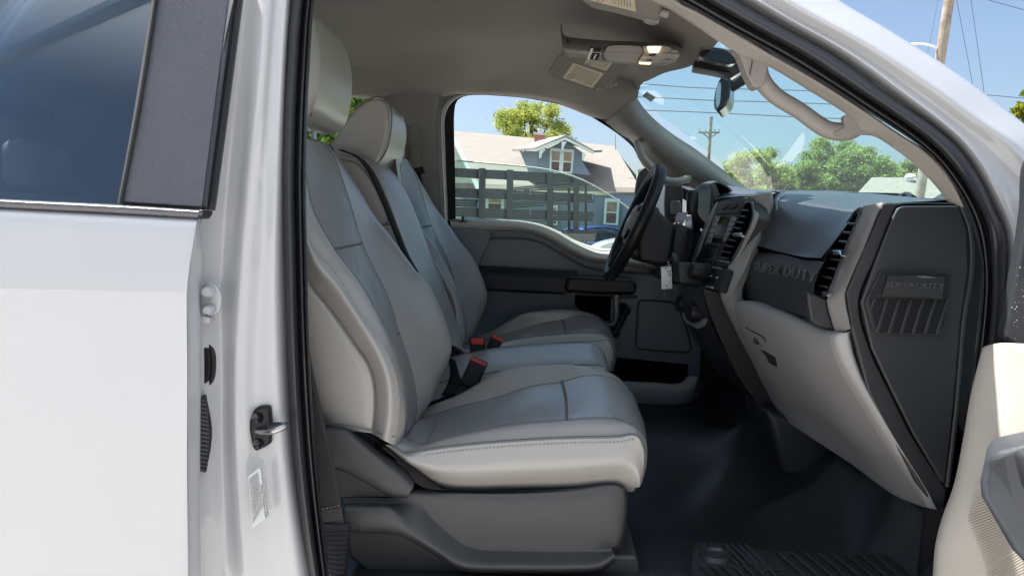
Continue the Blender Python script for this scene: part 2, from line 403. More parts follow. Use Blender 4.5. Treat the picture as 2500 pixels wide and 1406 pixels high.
# ---------- outer body on the near side
bcols = [R(1.06, "570,-60 540,150 505,480 470,640 468,900 468,1150 470,1450"),
         R(1.10, "600,-60 583,150 548,480 535,700 538,900 540,1150 552,1450"),
         R(1.10, "622,-60 606,150 578,480 556,700 552,900 556,1150 574,1450"),
         R(1.082, "650,-60 636,150 600,480 583,700 572,900 576,1150 598,1450"),
         R(1.085, "664,-60 650,150 622,480 606,700 596,900 598,1150 626,1450"),
         R(1.096, "684,-60 666,150 648,480 636,700 626,900 640,1150 676,1450"),
         R(1.098, "704,-60 690,150 676,480 672,700 676,900 694,1150 732,1450"),
         R(1.13, "722,-60 708,150 700,480 700,700 706,900 722,1150 775,1450")]
O('door_pillar', surf(bcols, 60, 6), white, T)
wr = [R(1.14, "1200,-215 1500,-135 1640,-85 1810,8 1910,68 2050,148 2190,250 2291,324 2340,370 2390,446 2424,520 2446,575 2448,656 2442,784 2430,900 2405,1050 2380,1250 2360,1460"),
      R(1.11, "1210,-260 1520,-170 1665,-115 1830,-10 1935,52 2075,132 2215,234 2312,308 2368,362 2420,440 2458,516 2478,572 2482,656 2478,784 2468,900 2445,1050 2420,1250 2400,1460"),
      R(1.12, "1220,-300 1540,-200 1690,-130 1845,-20 1925,34 2092,126 2240,228 2336,300 2404,358 2462,430 2508,514 2530,570 2535,656 2530,784 2520,900 2500,1050 2470,1250 2450,1460"),
      R(1.105, "1230,-340 1560,-228 1720,-138 1868,-36 1940,14 2108,106 2272,214 2376,290 2472,358 2530,424 2585,512 2600,570 2605,656 2600,784 2590,900 2570,1050 2540,1250 2520,1460"),
      R(1.12, "1235,-352 1570,-240 1735,-150 1885,-48 1960,-2 2128,92 2291,199 2396,276 2500,350 2556,415 2616,505 2650,570 2655,656 2650,784 2640,900 2620,1050 2590,1250 2570,1460"),
      R(1.16, "1245,-385 1590,-290 1770,-200 1945,-68 2039,0 2170,78 2330,180 2440,262 2545,345 2610,420 2690,510 2740,575 2750,656 2745,784 2730,900 2710,1050 2680,1250 2660,1460"),
      R(1.20, "1245,-395 1600,-300 1775,-205 1948,-72 2042,-3 2173,75 2333,177 2443,259 2548,342 2613,416 2693,507 2744,572 2755,654 2750,784 2735,900 2715,1050 2685,1250 2665,1460")]
O('windshield_pillar', surf(wr, 90, 6), white, T)
# roof, far side shell, hood, lower body
def rslab(x0, x1, y0, y1, z0, z1): return box(((x0+x1)/2, (y0+y1)/2, (z0+z1)/2+CAMZ), (x1-x0, y1-y0, z1-z0))
roofrows = []
for X, dz in ((-1.9, -.03), (-1.2, 0), (-0.5, .015), (0.1, 0), (0.27, -.05)):
    roofrows.append([Q(X, y, z+dz) for y, z in ((1.16, .52), (1.20, .60), (1.32, .66), (1.6, .69), (2.0, .70), (2.4, .69), (2.66, .66), (2.78, .60), (2.83, .52))])
O('roof', surf(roofrows, 26, 3), white, T, thick=0.015, off=1)
O('hood', rslab(0.98, 2.2, 1.2, 2.8, -0.75, -0.06), white, T, bevel=0.05, segs=3)
O('rocker_panel', [rslab(-1.9, 0.95, 1.10, 1.2, -0.95, -0.66)], white, T, bevel=0.02)
O('underbody', [rslab(-1.9, 2.1, 1.25, 2.7, -0.95, -0.68)], black, T, bevel=0.02)
for wx in (1.75, -2.3):
    for wy in (1.33, 2.62):
        w = O('wheel', lathe((wx, wy, 0.42), (0, 1, 0), [(0.24, -.12), (0.40, -.13), (0.42, -.09), (0.42, .09), (0.40, .13), (0.24, .12)], 28), rubber, T)
        O('rim', lathe((wx, wy, 0.42), (0, 1, 0), [(0.06, -.11), (0.22, -.09), (0.235, -.125), (0.24, 0), (0.235, .125), (0.22, .09), (0.06, .11)], 24), steel, w)
O('cargo_bed', [rslab(-3.7, -1.95, 1.15, 1.25, -.7, -.1), rslab(-3.7, -1.95, 2.72, 2.82, -.7, -.1), rslab(-3.7, -3.6, 1.25, 2.72, -.7, -.1), rslab(-3.7, -1.95, 1.2, 2.75, -.72, -.62)], white, T, bevel=0.02)
# ---------- rear passenger door
RD = E('rear_door', Q(-0.9, 1.03, -0.9), T)
dy = [(527, 1.036), (533, 1.018), (548, 1.009), (610, 1.003), (700, 0.9975), (760, 0.997), (900, 0.999), (1150, 1.003), (1460, 1.012)]
xr = {527: 478, 533: 480, 548: 480, 610: 470, 700: 457, 760: 456, 900: 457, 1150: 457, 1460: 460}
fd = {527: 1, 533: 1, 548: .97, 610: .7, 700: .35, 760: .15}
skin = [[P(x, y+(x-480)*.052*fd.get(y, 0), Y) for x in (-700, -300, 0, 250, xr[y]-14, xr[y])] for y, Y in dy]
O('door_skin', surf(skin, 30, 4), white, RD)
hem = [R(1.0, "480,531,1.03 480,542,1.01 471,600 457,690 457,800 457,1000 458,1250 460,1460"),
       R(1.0, "486,533,1.035 486,545,1.02 480,600,1.01 464,690,1.01 462,800,1.01 461,1000,1.01 463,1250,1.01 466,1460,1.01"),
       R(1.04, "492,536 488,560 500,634 487,700 491,800 490,1000 489,1250 492,1460"),
       R(1.065, "484,536 480,560 492,634 479,700 483,800 482,1000 481,1250 484,1460")]
O('door_hem', surf(hem, 60, 4), white, RD)
# belt moulding: bright top lip and dark face
bm_ = [R(1.03, "-700,447 0,486 300,500 495,511"), R(1.012, "-700,449 0,488.5 300,503 495,515"), R(1.008, "-700,452 0,492 300,507 496,519"),
       R(1.010, "-700,466 0,506 300,521 488,532"), R(1.03, "-700,470 0,509 300,524 484,535")]
O('belt_moulding', surf(bm_, 30, 3), appl, RD)
O('moulding_end', plate(R(1.008, "484,512 497,513 497,521 488,534 480,534"), 0.03), black, RD, bevel=0.002)
O('pillar_applique', plate(R(1.03, "383,-60,1.085 566,-60,1.085 562,0,1.08 530,255,1.055 499,509,1.03 292,495,1.03 340,250,1.055 378,0,1.08"), 0.012), appl, RD, bevel=0.003)
O('glass_run', surf([R(1.03, "392,-60,1.083 384,0,1.078 345,250,1.053 298,497,1.028"), R(1.03, "386,-60,1.078 377,0,1.073 337,250,1.048 290,497,1.024"), R(1.03, "378,-60,1.09 370,0,1.085 331,250,1.06 286,497,1.034")], 20, 3), sidep, RD)
O('rubber_strip', [surf([R(1.03, "562,-60,1.086 561,0,1.08 529,255,1.055 497,511,1.03"), R(1.03, "575,-60,1.08 569,0,1.074 536,255,1.049 503,512,1.026"), R(1.03, "578,-60,1.09 573,0,1.084 541,255,1.06 508,512,1.036"), R(1.03, "585,-60,1.085 580,0,1.08 548,255,1.054 514,513,1.03"), R(1.03, "596,-60,1.10 589,0,1.095 556,255,1.07 521,514,1.045")], 30, 4)], rubber, RD, thick=0.003)
O('window_glass', plate([P(-700, -60, 1.10), P(390, -60, 1.10), P(384, 0, 1.097), P(300, 500, 1.045), P(-700, 460, 1.045)], 0.004), priv, RD, smooth=False)
O('inner_door_panel', [plate([P(-700, 520, 1.13), P(470, 545, 1.13), P(470, 1460, 1.13), P(-700, 1460, 1.13)], 0.03)], dark, RD)
# hinge, plug, bellows in the pillar
HG = O('door_hinge', [plate(cr(R(1.06, "497,694 520,693 536,712 539,735 532,762 512,770 497,768 490,740"), 40, True), 0.008), plate(R(1.05, "484,772 500,770 512,778 510,789 484,790"), 0.02)], white, T, bevel=0.002)
for (bx_, by_, m_) in ((507, 712, 'w'), (509, 757, 'h')):
    c = P(bx_, by_, 1.052)
    O('bolt', lathe(c, (0, 1, 0), [(0.001, -.006), (0.0062, -.006), (0.0075, -.003), (0.009, .006)], 6 if m_ == 'h' else 20), white, HG)
O('hinge_marking', text_geo('01820', P(493, 741, 1.058), P(529, 739, 1.058), P(493, 732, 1.058), 0.0003), mat('marking_grey', (.5, .5, .52), .6), HG)
O('body_plug', [rplate(R(1.085, "488,838 505,836 518,855 521,900 516,935 500,948 488,950"), 0.02), rplate(R(1.078, "490,850 503,850 510,868 511,900 507,928 498,938 490,940"), 0.02)], black, T, bevel=0.003)
O('wiring_bellows', [tube([P(480+0.5*abs(math.sin(0)), y, 1.05), P(502-abs(y-1057)*0.10+9, y+5, 1.06)], 0.0035, 4, 8, flat=1.0) for y in range(972, 1146, 10)] + [tube([P(488, 968, 1.07), P(502, 1057, 1.075), P(489, 1146, 1.07)], 0.010, 12, 8)], rubber, T)
# striker
ST = O('door_striker', [plate(R(1.085, "618,1000 630,993 657,992 660,1030 658,1085 640,1095 622,1103 614,1085 608,1052 608,1028"), 0.022)], black, T, bevel=0.004, segs=3)
O('striker_loop', tube(R(1.075, "628,1052,1.085 640,1054,1.07 668,1052,1.045 682,1046,1.045 697,1040,1.05 690,1036,1.075 660,1038,1.09"), 0.0045, 30, 10), steel, ST)
for (x, y) in ((628, 1020), (630, 1084)):
    O('striker_screw', lathe(P(x, y, 1.083), (0, 1, 0), [(0.002, 0.001), (0.004, -.001), (0.0075, -.0025), (0.009, .003)], 16), blackgloss, ST)
# emission label on the pillar
LBQ = [P(614, 1157, 1.068), P(646, 1131, 1.070), P(665, 1249, 1.078), P(624, 1281, 1.070)]
LB = O('emission_label', plate([v+Vector((0, -.012, 0)) for v in LBQ], 0.001), mat('clear_label', (.50, .53, .54), .3), T, smooth=False)
def lq(u, v):
    a = LBQ[0].lerp(LBQ[3], u); b = LBQ[1].lerp(LBQ[2], u); return a.lerp(b, v)+Vector((0, -.0135, 0))
lines = [(0.92, 1.0, 'VEHICLE EMISSION CONTROL INFORMATION', 0.0, 1.0), (0.76, 0.90, 'Motor Company 2020', 0.35, 1.0)]
tx = []
for v0, v1, s, u0, u1 in lines: tx.append(text_geo(s, lq(u0, v0), lq(u1, v0), lq(u0, v1), 0.0002))
for k in range(9):
    v = 0.08+k*0.075
    tx.append(text_geo(random.choice(['conforms to regulations applicable to new vehicles', 'evaporative family no adjustments needed', 'catalyst heated oxygen sensor multiport injection']), lq(.05, v), lq(.92-0.02*k, v), lq(.05, v+.05), 0.0002))
O('label_text', tx, ink, LB, smooth=False)
# ---------- door opening seal (one continuous bead all round)
so = "765,1470 742,1330 724,1200 712,1080 704,950 698,800 692,620 688,450 690,300 698,150 708,20 722,-60 765,-150 900,-215 1200,-230 1500,-150 1660,-85 1798,0 1900,60 2042,139 2184,242 2291,316 2345,366 2398,444 2432,520 2455,571 2457,656 2450,784 2440,880 2420,1000 2400,1150 2385,1300 2380,1460"
si = "812,1470 795,1330 781,1200 770,1080 761,950 754,800 750,620 747,450 750,300 757,150 766,20 778,-40 810,-95 900,-130 1200,-135 1430,-85 1560,-40 1645,0 1765,68 1880,130 1989,192 2078,249 2190,320 2262,372 2330,455 2366,530 2385,583 2396,656 2388,784 2374,900 2364,1000 2345,1150 2325,1300 2305,1460"
def pairs(s): return [tuple(float(a) for a in t.split(',')) for t in s.split()]
so_, si_ = pairs(so), pairs(si)
srow = []
for t, Y in ((0, 1.135), (0.03, 1.112), (0.14, 1.098), (0.33, 1.095), (0.5, 1.105), (0.56, 1.125), (0.60, 1.128), (0.66, 1.11), (0.76, 1.108), (0.82, 1.13), (0.88, 1.125), (0.95, 1.13), (1.0, 1.17)):
    srow.append([P(a[0]+(b[0]-a[0])*t, a[1]+(b[1]-a[1])*t, Y) for a, b in zip(so_, si_)])
O('door_seal', surf(srow, 150, 3), rubber, T)

# ---------- headliner
hl = []
for y, zr, zf, xf in ((1.20, .46, .40, .26), (1.26, .54, .43, .33), (1.4, .60, .44, .38), (1.65, .615, .445, .40), (1.95, .62, .432, .39), (2.3, .612, .478, .358), (2.5, .60, .497, .34), (2.6, .565, .505, .33), (2.68, .525, .49, .33), (2.72, .505, .47, .33)):
    hl.append([Q(-1.85, y, zr-.06), Q(-1.5, y, zr), Q(-0.9, y, zr), Q(-0.3, y, zr), Q(0.0, y, zr), Q(0.14, y, zr-(zr-zf)*.10), Q(0.26, y, zr-(zr-zf)*.5), Q(xf, y, zf)])
hlg = surf(hl, 50, 6); O('headliner', hlg, headl, T)
# rail of the headliner above the far window (curves into the far windshield pillar)
rl = [R(2.62, "400,165 700,172 940,182 1085,174 1200,168 1300,172 1400,185 1480,205 1560,200,2.5"),
      R(2.70, "400,216 700,222 940,236 1085,229 1180,226 1300,234 1400,254 1478,292 1555,238,2.60"),
      R(2.76, "400,222 700,228 940,243 1085,236 1150,232 1300,244 1400,266 1478,305 1550,352")]
O('roof_rail_trim', [surf([hit(hlg, '400,140 700,150 940,160 1085,152 1200,146 1300,150 1400,165 1480,185 1550,205', -.004, 2.6), R(2.655, '400,190 700,197 940,208 1085,200 1200,193 1300,199 1400,216 1480,240 1555,222,2.58')]+rl[1:2]+[R(2.76, "400,222 700,228 940,243 1085,236 1150,231 1300,242 1400,264 1452,288 1480,304")], 50, 4)], headl, T)

# ---------- far side: windshield pillar trim with grab handle
ap = [R(2.64, "1553,236 1573,266 1607,300 1675,352 1727,386 1770,420 1812,452 1840,468"),
      R(2.62, "1535,252 1556,286 1595,325 1655,372 1710,408 1752,438 1790,462 1820,480"),
      R(2.64, "1510,275 1535,308 1575,345 1622,388 1680,425 1720,448 1760,468 1790,490"),
      R(2.70, "1478,298 1510,325 1548,350 1572,392 1612,432 1652,450 1695,462 1730,500")]
O('far_pillar_trim', surf(ap, 50, 6), pillar, T)
O('grab_handle', [tube(R(2.56, "1556,350,2.66 1570,386,2.58 1592,412 1624,440 1650,444 1674,438,2.62 1690,437,2.72"), 0.016, 40, 10, flat=0.8)], tan, T)
O('handle_recess', [surf([R(2.60, "1584,352 1610,372 1640,398 1668,424"), R(2.615, "1592,372 1612,392 1636,414 1656,432")], 14, 2)], mat('recess_brown', (.13, .11, .095), .7), T)
O('windshield_rubber', tube(R(2.66, "1549,215 1550,236 1562,258 1592,292 1640,331 1700,371 1760,416 1812,456 1840,472"), 0.0055, 50, 6), blackgloss, T)
# far B pillar
bp = [R(2.74, "934,214 936,300 938,420 940,560 945,700 950,800"),
      R(2.70, "945,216 948,300 950,420 952,560 957,700 960,800"),
      R(2.69, "1000,222 1002,300 1005,420 1008,560 1012,700 1015,800"),
      R(2.70, "1068,222 1058,300 1056,420 1062,560 1068,700 1070,800"),
      R(2.72, "1082,222 1072,262 1068,300 1072,420 1082,560 1092,620 1096,800")]
O('far_door_pillar', surf(bp, 30, 6), pillar, T)
O('pillar_lower_trim', surf([R(2.69, "1046,539 1050,620 1054,700"), R(2.68, "1070,539 1074,620 1080,700"), R(2.70, "1090,541 1094,620 1100,700")], 10, 4), dark, T)
# window frames of the far front door
O('far_body_flange', surf([R(2.73, "1092,640 1090,560 1084,420 1080,330 1080,285 1090,255 1112,236 1150,228 1200,231"), R(2.72, "1097,640 1095,560 1089,420 1086,330 1086,290 1096,260 1116,241 1150,232 1200,234")], 40, 3), mat('flange_grey', (.42, .42, .42), .5), T, thick=0.004)
wo = "1091,650 1090,560 1086,420 1084,330 1084,290 1093,258 1114,239 1150,229 1220,231 1300,238 1400,260 1478,300 1548,352 1570,392 1612,432 1652,452 1697,472"
wi = "1114,650 1113,560 1111,420 1109,330 1109,280 1114,250 1128,238 1155,233 1220,235 1300,243 1400,266 1476,306 1543,358 1564,397 1606,438 1640,468 1690,500"
O('far_window_frame', [surf([R(2.74, wo), R(2.735, wi), R(2.82, wi)], 80, 3, lin=True)], black, T)
O('far_body_side', [surf([R(2.83, wo), R(2.84, "1050,700 1040,560 1040,420 1040,330 1040,260 1050,215 1090,190 1150,180 1220,178 1300,190 1400,215 1500,255 1560,300 1590,340 1630,390 1670,425 1710,462")], 60, 3)], white, T)
# far rear window surround
O('rear_window_frame', [surf([R(2.78, "700,214 800,214 860,216 900,222 922,236 934,262 938,320 938,560 900,570 700,570"), R(2.78, "700,208 800,207 862,208 905,213 932,226 946,258 950,320 950,580 900,590 700,590")], 60, 2)], black, T, thick=0.01)
O('far_corner_panel', plate(R(2.795, "-1500,150 590,150 560,580 -1500,580"), .02), pillar, T)
O('rear_window_pane', plate(R(2.80, "500,200 950,200 950,580 500,580"), 0.004), sideg, T, smooth=False)
O('far_rear_panel', plate(R(2.79, "200,575 955,575 1095,700 1095,1300 200,1300"), 0.02), dark, T)
O('cab_back_wall', [rslab(-1.92, -1.88, 1.2, 2.8, -.66, .0), rslab(-1.92, -1.88, 1.2, 1.5, .0, .45), rslab(-1.92, -1.88, 2.5, 2.8, .0, .45), rslab(-1.92, -1.88, 1.2, 2.8, .40, .55)], pillar, T)
O('rear_window_glass', rslab(-1.91, -1.90, 1.5, 2.5, .0, .4), priv, T)
# rear bench (glimpsed through the privacy glass)
RB = E('rear_bench', Q(-1.45, 1.98, -.5), T)
O('bench_cushion', rslab(-1.55, -1.05, 1.25, 2.7, -.42, -.28), leather, RB, bevel=0.05, segs=4)
O('bench_back', rslab(-1.75, -1.58, 1.25, 2.7, -.3, .12), leather, RB, bevel=0.05, segs=4)
for y in (1.5, 1.98, 2.45): O('bench_headrest', rslab(-1.76, -1.66, y-.13, y+.13, .14, .30), leather, RB, bevel=0.04, segs=4)

# ---------- windshield
wtop = [Q(.30, 1.18, .40), Q(.375, 1.35, .455), Q(.40, 1.65, .465), Q(.40, 1.95, .46), Q(.375, 2.3, .49), Q(.335, 2.55, .505), Q(.31, 2.70, .49)]
wbot = [Q(.92, 1.15, -.04), Q(1.0, 1.35, -.045), Q(1.05, 1.65, -.05), Q(1.06, 1.95, -.05), Q(1.04, 2.3, -.045), Q(.99, 2.6, -.04), Q(.93, 2.78, -.04)]
WS = O('windshield', surf([wtop, [a.lerp(b, .5)+Vector((0.02, 0, 0.02)) for a, b in zip(wtop, wbot)], wbot], 40, 10), wind, T)
WLs = [P(1568, 234, 2.52), P(1580, 225, 2.52), P(1601, 239, 2.50), P(1589, 250, 2.50)]
STK = O('windshield_sticker', plate(WLs, 0.001), mat('sticker_grey', (.42, .44, .36), .6), WS, smooth=False)
O('sticker_print', [text_geo('7105', WLs[3]+Vector((0, -.002, 0)), WLs[2]+Vector((0, -.002, 0)), WLs[3].lerp(WLs[0], .5)+Vector((0, -.002, 0)), .0003), text_geo('INSPECT', WLs[3].lerp(WLs[0], .55)+Vector((0, -.002, 0)), WLs[2].lerp(WLs[1], .55)+Vector((0, -.002, 0)), WLs[0]+Vector((0, -.002, 0)), .0003)], ink, STK, smooth=False)
O('wiper', [tube(R(1.9, "2195,482 2210,474 2228,482,1.8 2236,487,1.8"), 0.006, 12, 6), tube(R(1.95, "2020,476 2100,474 2210,476"), 0.004, 12, 6)], black, T)
# mirror
M0 = plate(cr(R(1.72, "1749,213 1758,193 1768,189 1779,196 1782,215 1779,245 1768,262 1752,272 1744,264 1744,235"), 40, True), Vector((0.035, 0.10, 0.0)))
MR = O('rear_view_mirror', M0, blackgloss, T, bevel=0.006, segs=3)
O('mirror_glass', plate(cr(R(1.715, "1749,218 1757,200 1760,208 1759,235 1756,256 1749,264 1747,240"), 30, True), 0.003), mat('mirror_face', (.45, .5, .52), .08, metal=.9), MR)
O('mirror_stem', tube(R(1.80, "1780,213 1800,200 1815,191 1824,186"), 0.016, 10, 10), black, MR)
SB = O('sensor_cover', [plate(R(1.95, "1706,116,1.9 1745,116,1.85 1795,122,1.85 1815,150,1.85 1816,190,1.9 1790,182 1689,164 1700,140"), Vector((0.02, .12, .01)))], dark, T, bevel=0.006)
O('cover_scoop', [plate(cr(R(1.83, "1712,125 1762,122 1783,130 1798,154 1770,156 1725,145 1708,138"), 40, True), 0.03)], blackgloss, SB, bevel=0.004)
O('cover_grille', [tube(R(1.84, f"{1752+i*3},{176+i*.4} {1772+i*3.6},{189-i*0.6}"), 0.0012, 3, 5) for i in range(12)], dark, SB)

# ---------- overhead console and sun visors
OC = O('overhead_console', [surf([R(1.98, "1372,58 1376,85 1392,92 1480,100 1560,103 1650,108 1668,118"),
      R(1.86, "1368,70 1372,98 1392,103 1480,108 1560,110 1645,112 1664,122"),
      R(1.80, "1372,100 1376,118 1400,124 1480,128 1560,130 1640,132 1660,134"),
      R(1.82, "1374,126 1384,137 1410,138 1480,150 1560,156 1620,158 1650,152"),
      R(1.92, "1378,130 1388,136 1410,137 1480,149 1560,155 1620,157 1648,148"),
      R(2.10, "1378,110 1388,116 1410,117 1480,129 1560,135 1620,137 1648,128")], 40, 6)], tan, T)
O('console_bin', plate(cr(R(1.80, "1482,113 1565,113 1570,127 1558,151 1478,146 1474,138"), 50, True), 0.02), tan, OC, bevel=0.003)
O('console_face', plate(cr(R(1.805, "1569,114 1634,115 1640,130 1622,152 1558,151 1570,128"), 50, True), 0.02), tan, OC, bevel=0.003)
O('map_lamp', plate(R(1.795, "1580,114 1615,114 1607,128 1586,128"), 0.006), lampm, OC, bevel=0.001)
O('map_lamp', plate(R(1.80, "1560,152.5 1590,153.5 1588,157 1562,156"), 0.006), lampm, OC, bevel=0.001)
O('console_switch', [plate(R(1.793, a), 0.008) for a in ("1588,131 1603,131 1600,137 1583,136", "1578,146 1593,146 1590,150 1576,149")], dark, OC, bevel=0.001)
O('console_vent', [plate(R(1.80, f"{1640-i*5.5},{121+i*8} {1657-i*5},{124+i*8} {1653-i*7},{130+i*7} {1636-i*6},{127+i*8}"), 0.01) for i in range(4)], gtrim, OC, bevel=0.0015)
OO('console_seam', [tube(R(1.794, "1478,148 1470,138 1480,116 1495,110 1565,111"), .0012, 20, 4), tube(R(1.794, "1565,112 1570,127 1556,152"), .0012, 20, 4), tube(R(1.84, "1386,95 1387,110 1385,136"), .0012, 12, 4)], black, OC)
RF = O('roof_fan_decal', plate(R(1.80, "1441,115 1469,118 1459,148 1433,144"), 0.004), black, OC)
O('decal_arrows', [plate(R(1.797, f"{1443-i*2},{120+i*5} {1449-i*2},{118+i*5} {1446-i*2},{121+i*5} {1449-i*2},{124+i*5} {1445-i*2},{125+i*5} {1441-i*2},{121+i*5}"), 0.0012) for i in range(5)] + [plate(R(1.797, f"{1453-i*2},{134+i*4} {1457-i*2},{134+i*4} {1456-i*2},{137+i*4} {1452-i*2},{137+i*4}"), 0.0012) for i in range(3)], whitel, RF)
def visor(name, out, Y, thick): return O(name, plate(cr(R(Y, out), 70, True), thick), headl, T, bevel=0.006, segs=3)
V1pl = Pl(P(1345, 180, 2.40), P(1530, 160, 2.15), P(1470, 222, 2.33))
V1 = O('sun_visor', plate(cr(V1pl.R("1384,135 1420,135 1500,148 1542,158 1500,196 1478,220 1462,224 1456,220 1440,221 1348,192 1337,182 1345,165 1362,140"), 80, True), V1pl.n*-0.014), headl, T, bevel=0.005, segs=3)
def vlabel(pl, quad, par, rows=12, off=0.0012):
    q = pl.R(quad, off)
    lab = O('warning_label', plate(q, pl.n*-0.0008), paper, par, smooth=False)
    q2 = pl.R(quad, off+.0006); g = []
    for k in range(rows):
        u = 0.14+0.8*k/rows
        a = q2[0].lerp(q2[1], u); b = q2[3].lerp(q2[2], u); s, e = 0.1, random.uniform(.75, .93)
        w = (q2[1]-q2[0])*0.022
        g.append(plate([a.lerp(b, s), a.lerp(b, e), a.lerp(b, e)+w, a.lerp(b, s)+w], pl.n*-0.0004))
    O('label_print', g, ink, lab, smooth=False)
    ring = [q2[0].lerp(q2[3], .80+.12*math.sin(t)).lerp(q2[1].lerp(q2[2], .80+.12*math.sin(t)), .17+.10*math.cos(t)) for t in [2*PI*i/16 for i in range(16)]]
    O('label_symbol', tube(ring, 0.0008, 24, 4, closed=True), mat('symbol_red', (.4, .12, .1), .7), lab)
vlabel(V1pl, "1399,155 1474,181 1446,216 1374,191", V1)
vlabel(V1pl, "1433,144 1497,152 1480,174 1427,157", V1, 10)
O('visor_clip', [tube(V1pl.R("1456,221 1462,214 1470,220", .002), .004, 10, 6), tube(V1pl.R("1490,214 1500,206 1505,210", .0), .004, 8, 6)], tan, V1)
V2pl = Pl(P(1400, 10, 1.50), P(1610, 60, 1.42), P(1620, -20, 1.20))
V2 = O('sun_visor', plate(cr(V2pl.R("1370,-60 1440,18 1500,34 1570,52 1594,60 1606,52 1610,20 1600,-30 1560,-90"), 80, True), V2pl.n*-0.014), headl, T, bevel=0.005, segs=3)
vlabel(V2pl, "1470,-35 1548,-22 1552,30 1440,2", V2, 12)
O('vanity_latch', plate(cr(V2pl.R("1571,49 1590,54 1606,57 1602,62 1586,62 1572,56", .002), 24, True), V2pl.n*-.01), gtrim, V2, bevel=.002)
O('visor_pivot', tube(R(1.35, "1612,30 1625,34 1632,36"), 0.008, 8, 8), tan, V2)

# ---------- near windshield pillar trim and its grab handle
ti = "1480,-60 1560,-30 1600,0 1641,20 1761,99 1805,126 1830,140 1875,155 1960,205 2085,285 2113,318 2145,331 2184,356 2238,398 2291,452 2318,488"
to = "1500,-90 1590,-50 1665,10 1700,26 1830,100 1880,130 1930,158 1989,192 2050,230 2128,281 2170,310 2200,330 2256,366 2310,420 2340,470 2356,505"
O('near_pillar_trim', [surf([R(1.20, ti), R(1.17, ti), R(1.15, to)], 80, 4, lin=True)], tan, T, thick=0.004, off=-1)
gh = O('grab_handle', [tube(R(1.185, "1845,120 1850,165 1862,200 1895,236 1950,270 2010,312 2045,322 2075,318 2098,300"), lambda t: 0.0128+0.004*abs(2*t-1)**3, 60, 14, flat=0.95)], tan, T)
OO('handle_root', [plate(cr(R(1.17, "1800,110 1850,120 1876,150 1872,180 1866,205 1845,215 1828,190 1812,150"), 40, True), .03), plate(cr(R(1.17, "2060,285 2085,278 2130,300 2150,328 2110,328 2060,334 2035,326 2062,310"), 40, True), .012)], tan, gh, bevel=.006, segs=3)
O('handle_seam', tube(R(1.168, "1835,100 1832,125 1836,150 1830,185"), .0007, 20, 4), dark, gh)
# ================================================================== SEATS
SE = E('front_seat', Q(-0.2, 1.55, -.6), T)
rA = R(1.36, "640,345 630,480 650,640 690,800 740,950 790,1045")
rA2 = R(1.30, "665,338 672,480 705,640 745,790 780,930 815,1048")
rB0 = R(1.292, "684,342 698,500 744,686 794,752 858,842 893,892 907,942 909,1005 903,1056")
rB = R(1.302, "690,342 705,500 753,683 804,749 868,839 902,890 916,941 917,1005 911,1060")
rB1 = R(1.292, "696,342 713,500 763,679 814,745 877,836 911,888 924,941 925,1005 919,1064")
rBC = R(1.268, "702,342 724,500 770,640 824,705 884,796 925,865 947,930 950,1005 940,1076")
rC = R(1.285, "705,340 735,500 766,600 825,672 881,762 932,835 962,899 975,963 973,1027 963,1088")
rD = R(1.315, "720,338 752,500 804,600 868,685 928,788 966,873 986,963 988,1040 972,1085")
rE = R(1.38, "735,338 762,500 816,608 880,693 936,790 972,873 990,960 992,1030 985,1066")
rEF = R(1.47, "765,342 798,440 850,560 912,700 955,800 983,873 1001,950 1005,1010 1002,1045")
rF = R(1.56, "795,350 819,392 850,480 887,600 949,728 975,813 996,873 1013,941 1017,1000 1012,1030")
rFG = R(1.64, "806,358 836,402 878,490 926,600 990,710 1030,790 1052,860 1060,920 1050,975 1022,1025")
rG = R(1.72, "812,372 835,405 877,463 911,521 958,583 1013,658 1047,698 1077,758 1101,830 1096,877 1077,924 1047,984 1010,1024")
rH = R(1.80, "800,384 825,415 865,475 897,533 942,600 995,675 1028,715 1058,770 1080,835 1076,880 1060,920 1030,975 1000,1010")
rI = R(1.79, "720,384 740,450 790,560 840,680 890,760 930,830 960,900 980,960 990,1000")
BK = O('backrest', surf([rA, rA2, rB0, rB, rB1, rBC, rC], 60, 5), leather, SE)
O('front_bolster', surf([rC, rD, rE], 60, 6), leather, BK)
pin = surf([rE, rEF, rF], 60, 6); O('perforated_insert', pin, perfm, BK)
O('inner_bolster', surf([rF, rFG, rG, rH, rI], 60, 6), leather, BK)
O('back_cover', surf([rI, [a.lerp(b, .5)+Vector((-.06, 0, 0)) for a, b in zip(cr(rI, 12), cr(rA, 12))], rA], 40, 6), leather, BK)
O('top_cover', surf([[r[0] for r in (rA, rB, rC, rE, rF, rG, rI)], [r[0]+Vector((-.03, 0, .008)) for r in (rA, rB, rC, rE, rF, rG, rI)], [r[0]+Vector((-.07, 0, -.02)) for r in (rA, rB, rC, rE, rF, rG, rI)]], 30, 4), leather, BK)
O('seam_line', [tube([a.lerp(b, .0)+Vector((0, -.000, 0)) for a, b in zip(rB, rB)], .0022, 50, 5), tube([v+Vector((0, -.0015, 0)) for v in cr(rE, 30)], .0018, 60, 5),
               tube(hit(pin, '817,608 835,605 855,601 870,598 882,595', .0005), .0024, 16, 6), tube([v+Vector((0, -.001, 0)) for v in cr(rF, 30)], .0012, 60, 5),
               tube(R(1.45, "952,826,1.40 962,820,1.48 975,813,1.555"), .0018, 10, 5)], seam, BK)
O('hem_seam', [tube(R(1.297, "800,1032,1.30 840,1036,1.287 880,1044,1.283 911,1052,1.29 940,1060,1.272 964,1066,1.28"), .0012, 30, 5)], seam, BK)
stitch([v+Vector((0, -.0025, 0)) for v in cr(rC, 60)], .0075, .0008, thread, 'stitching', BK)
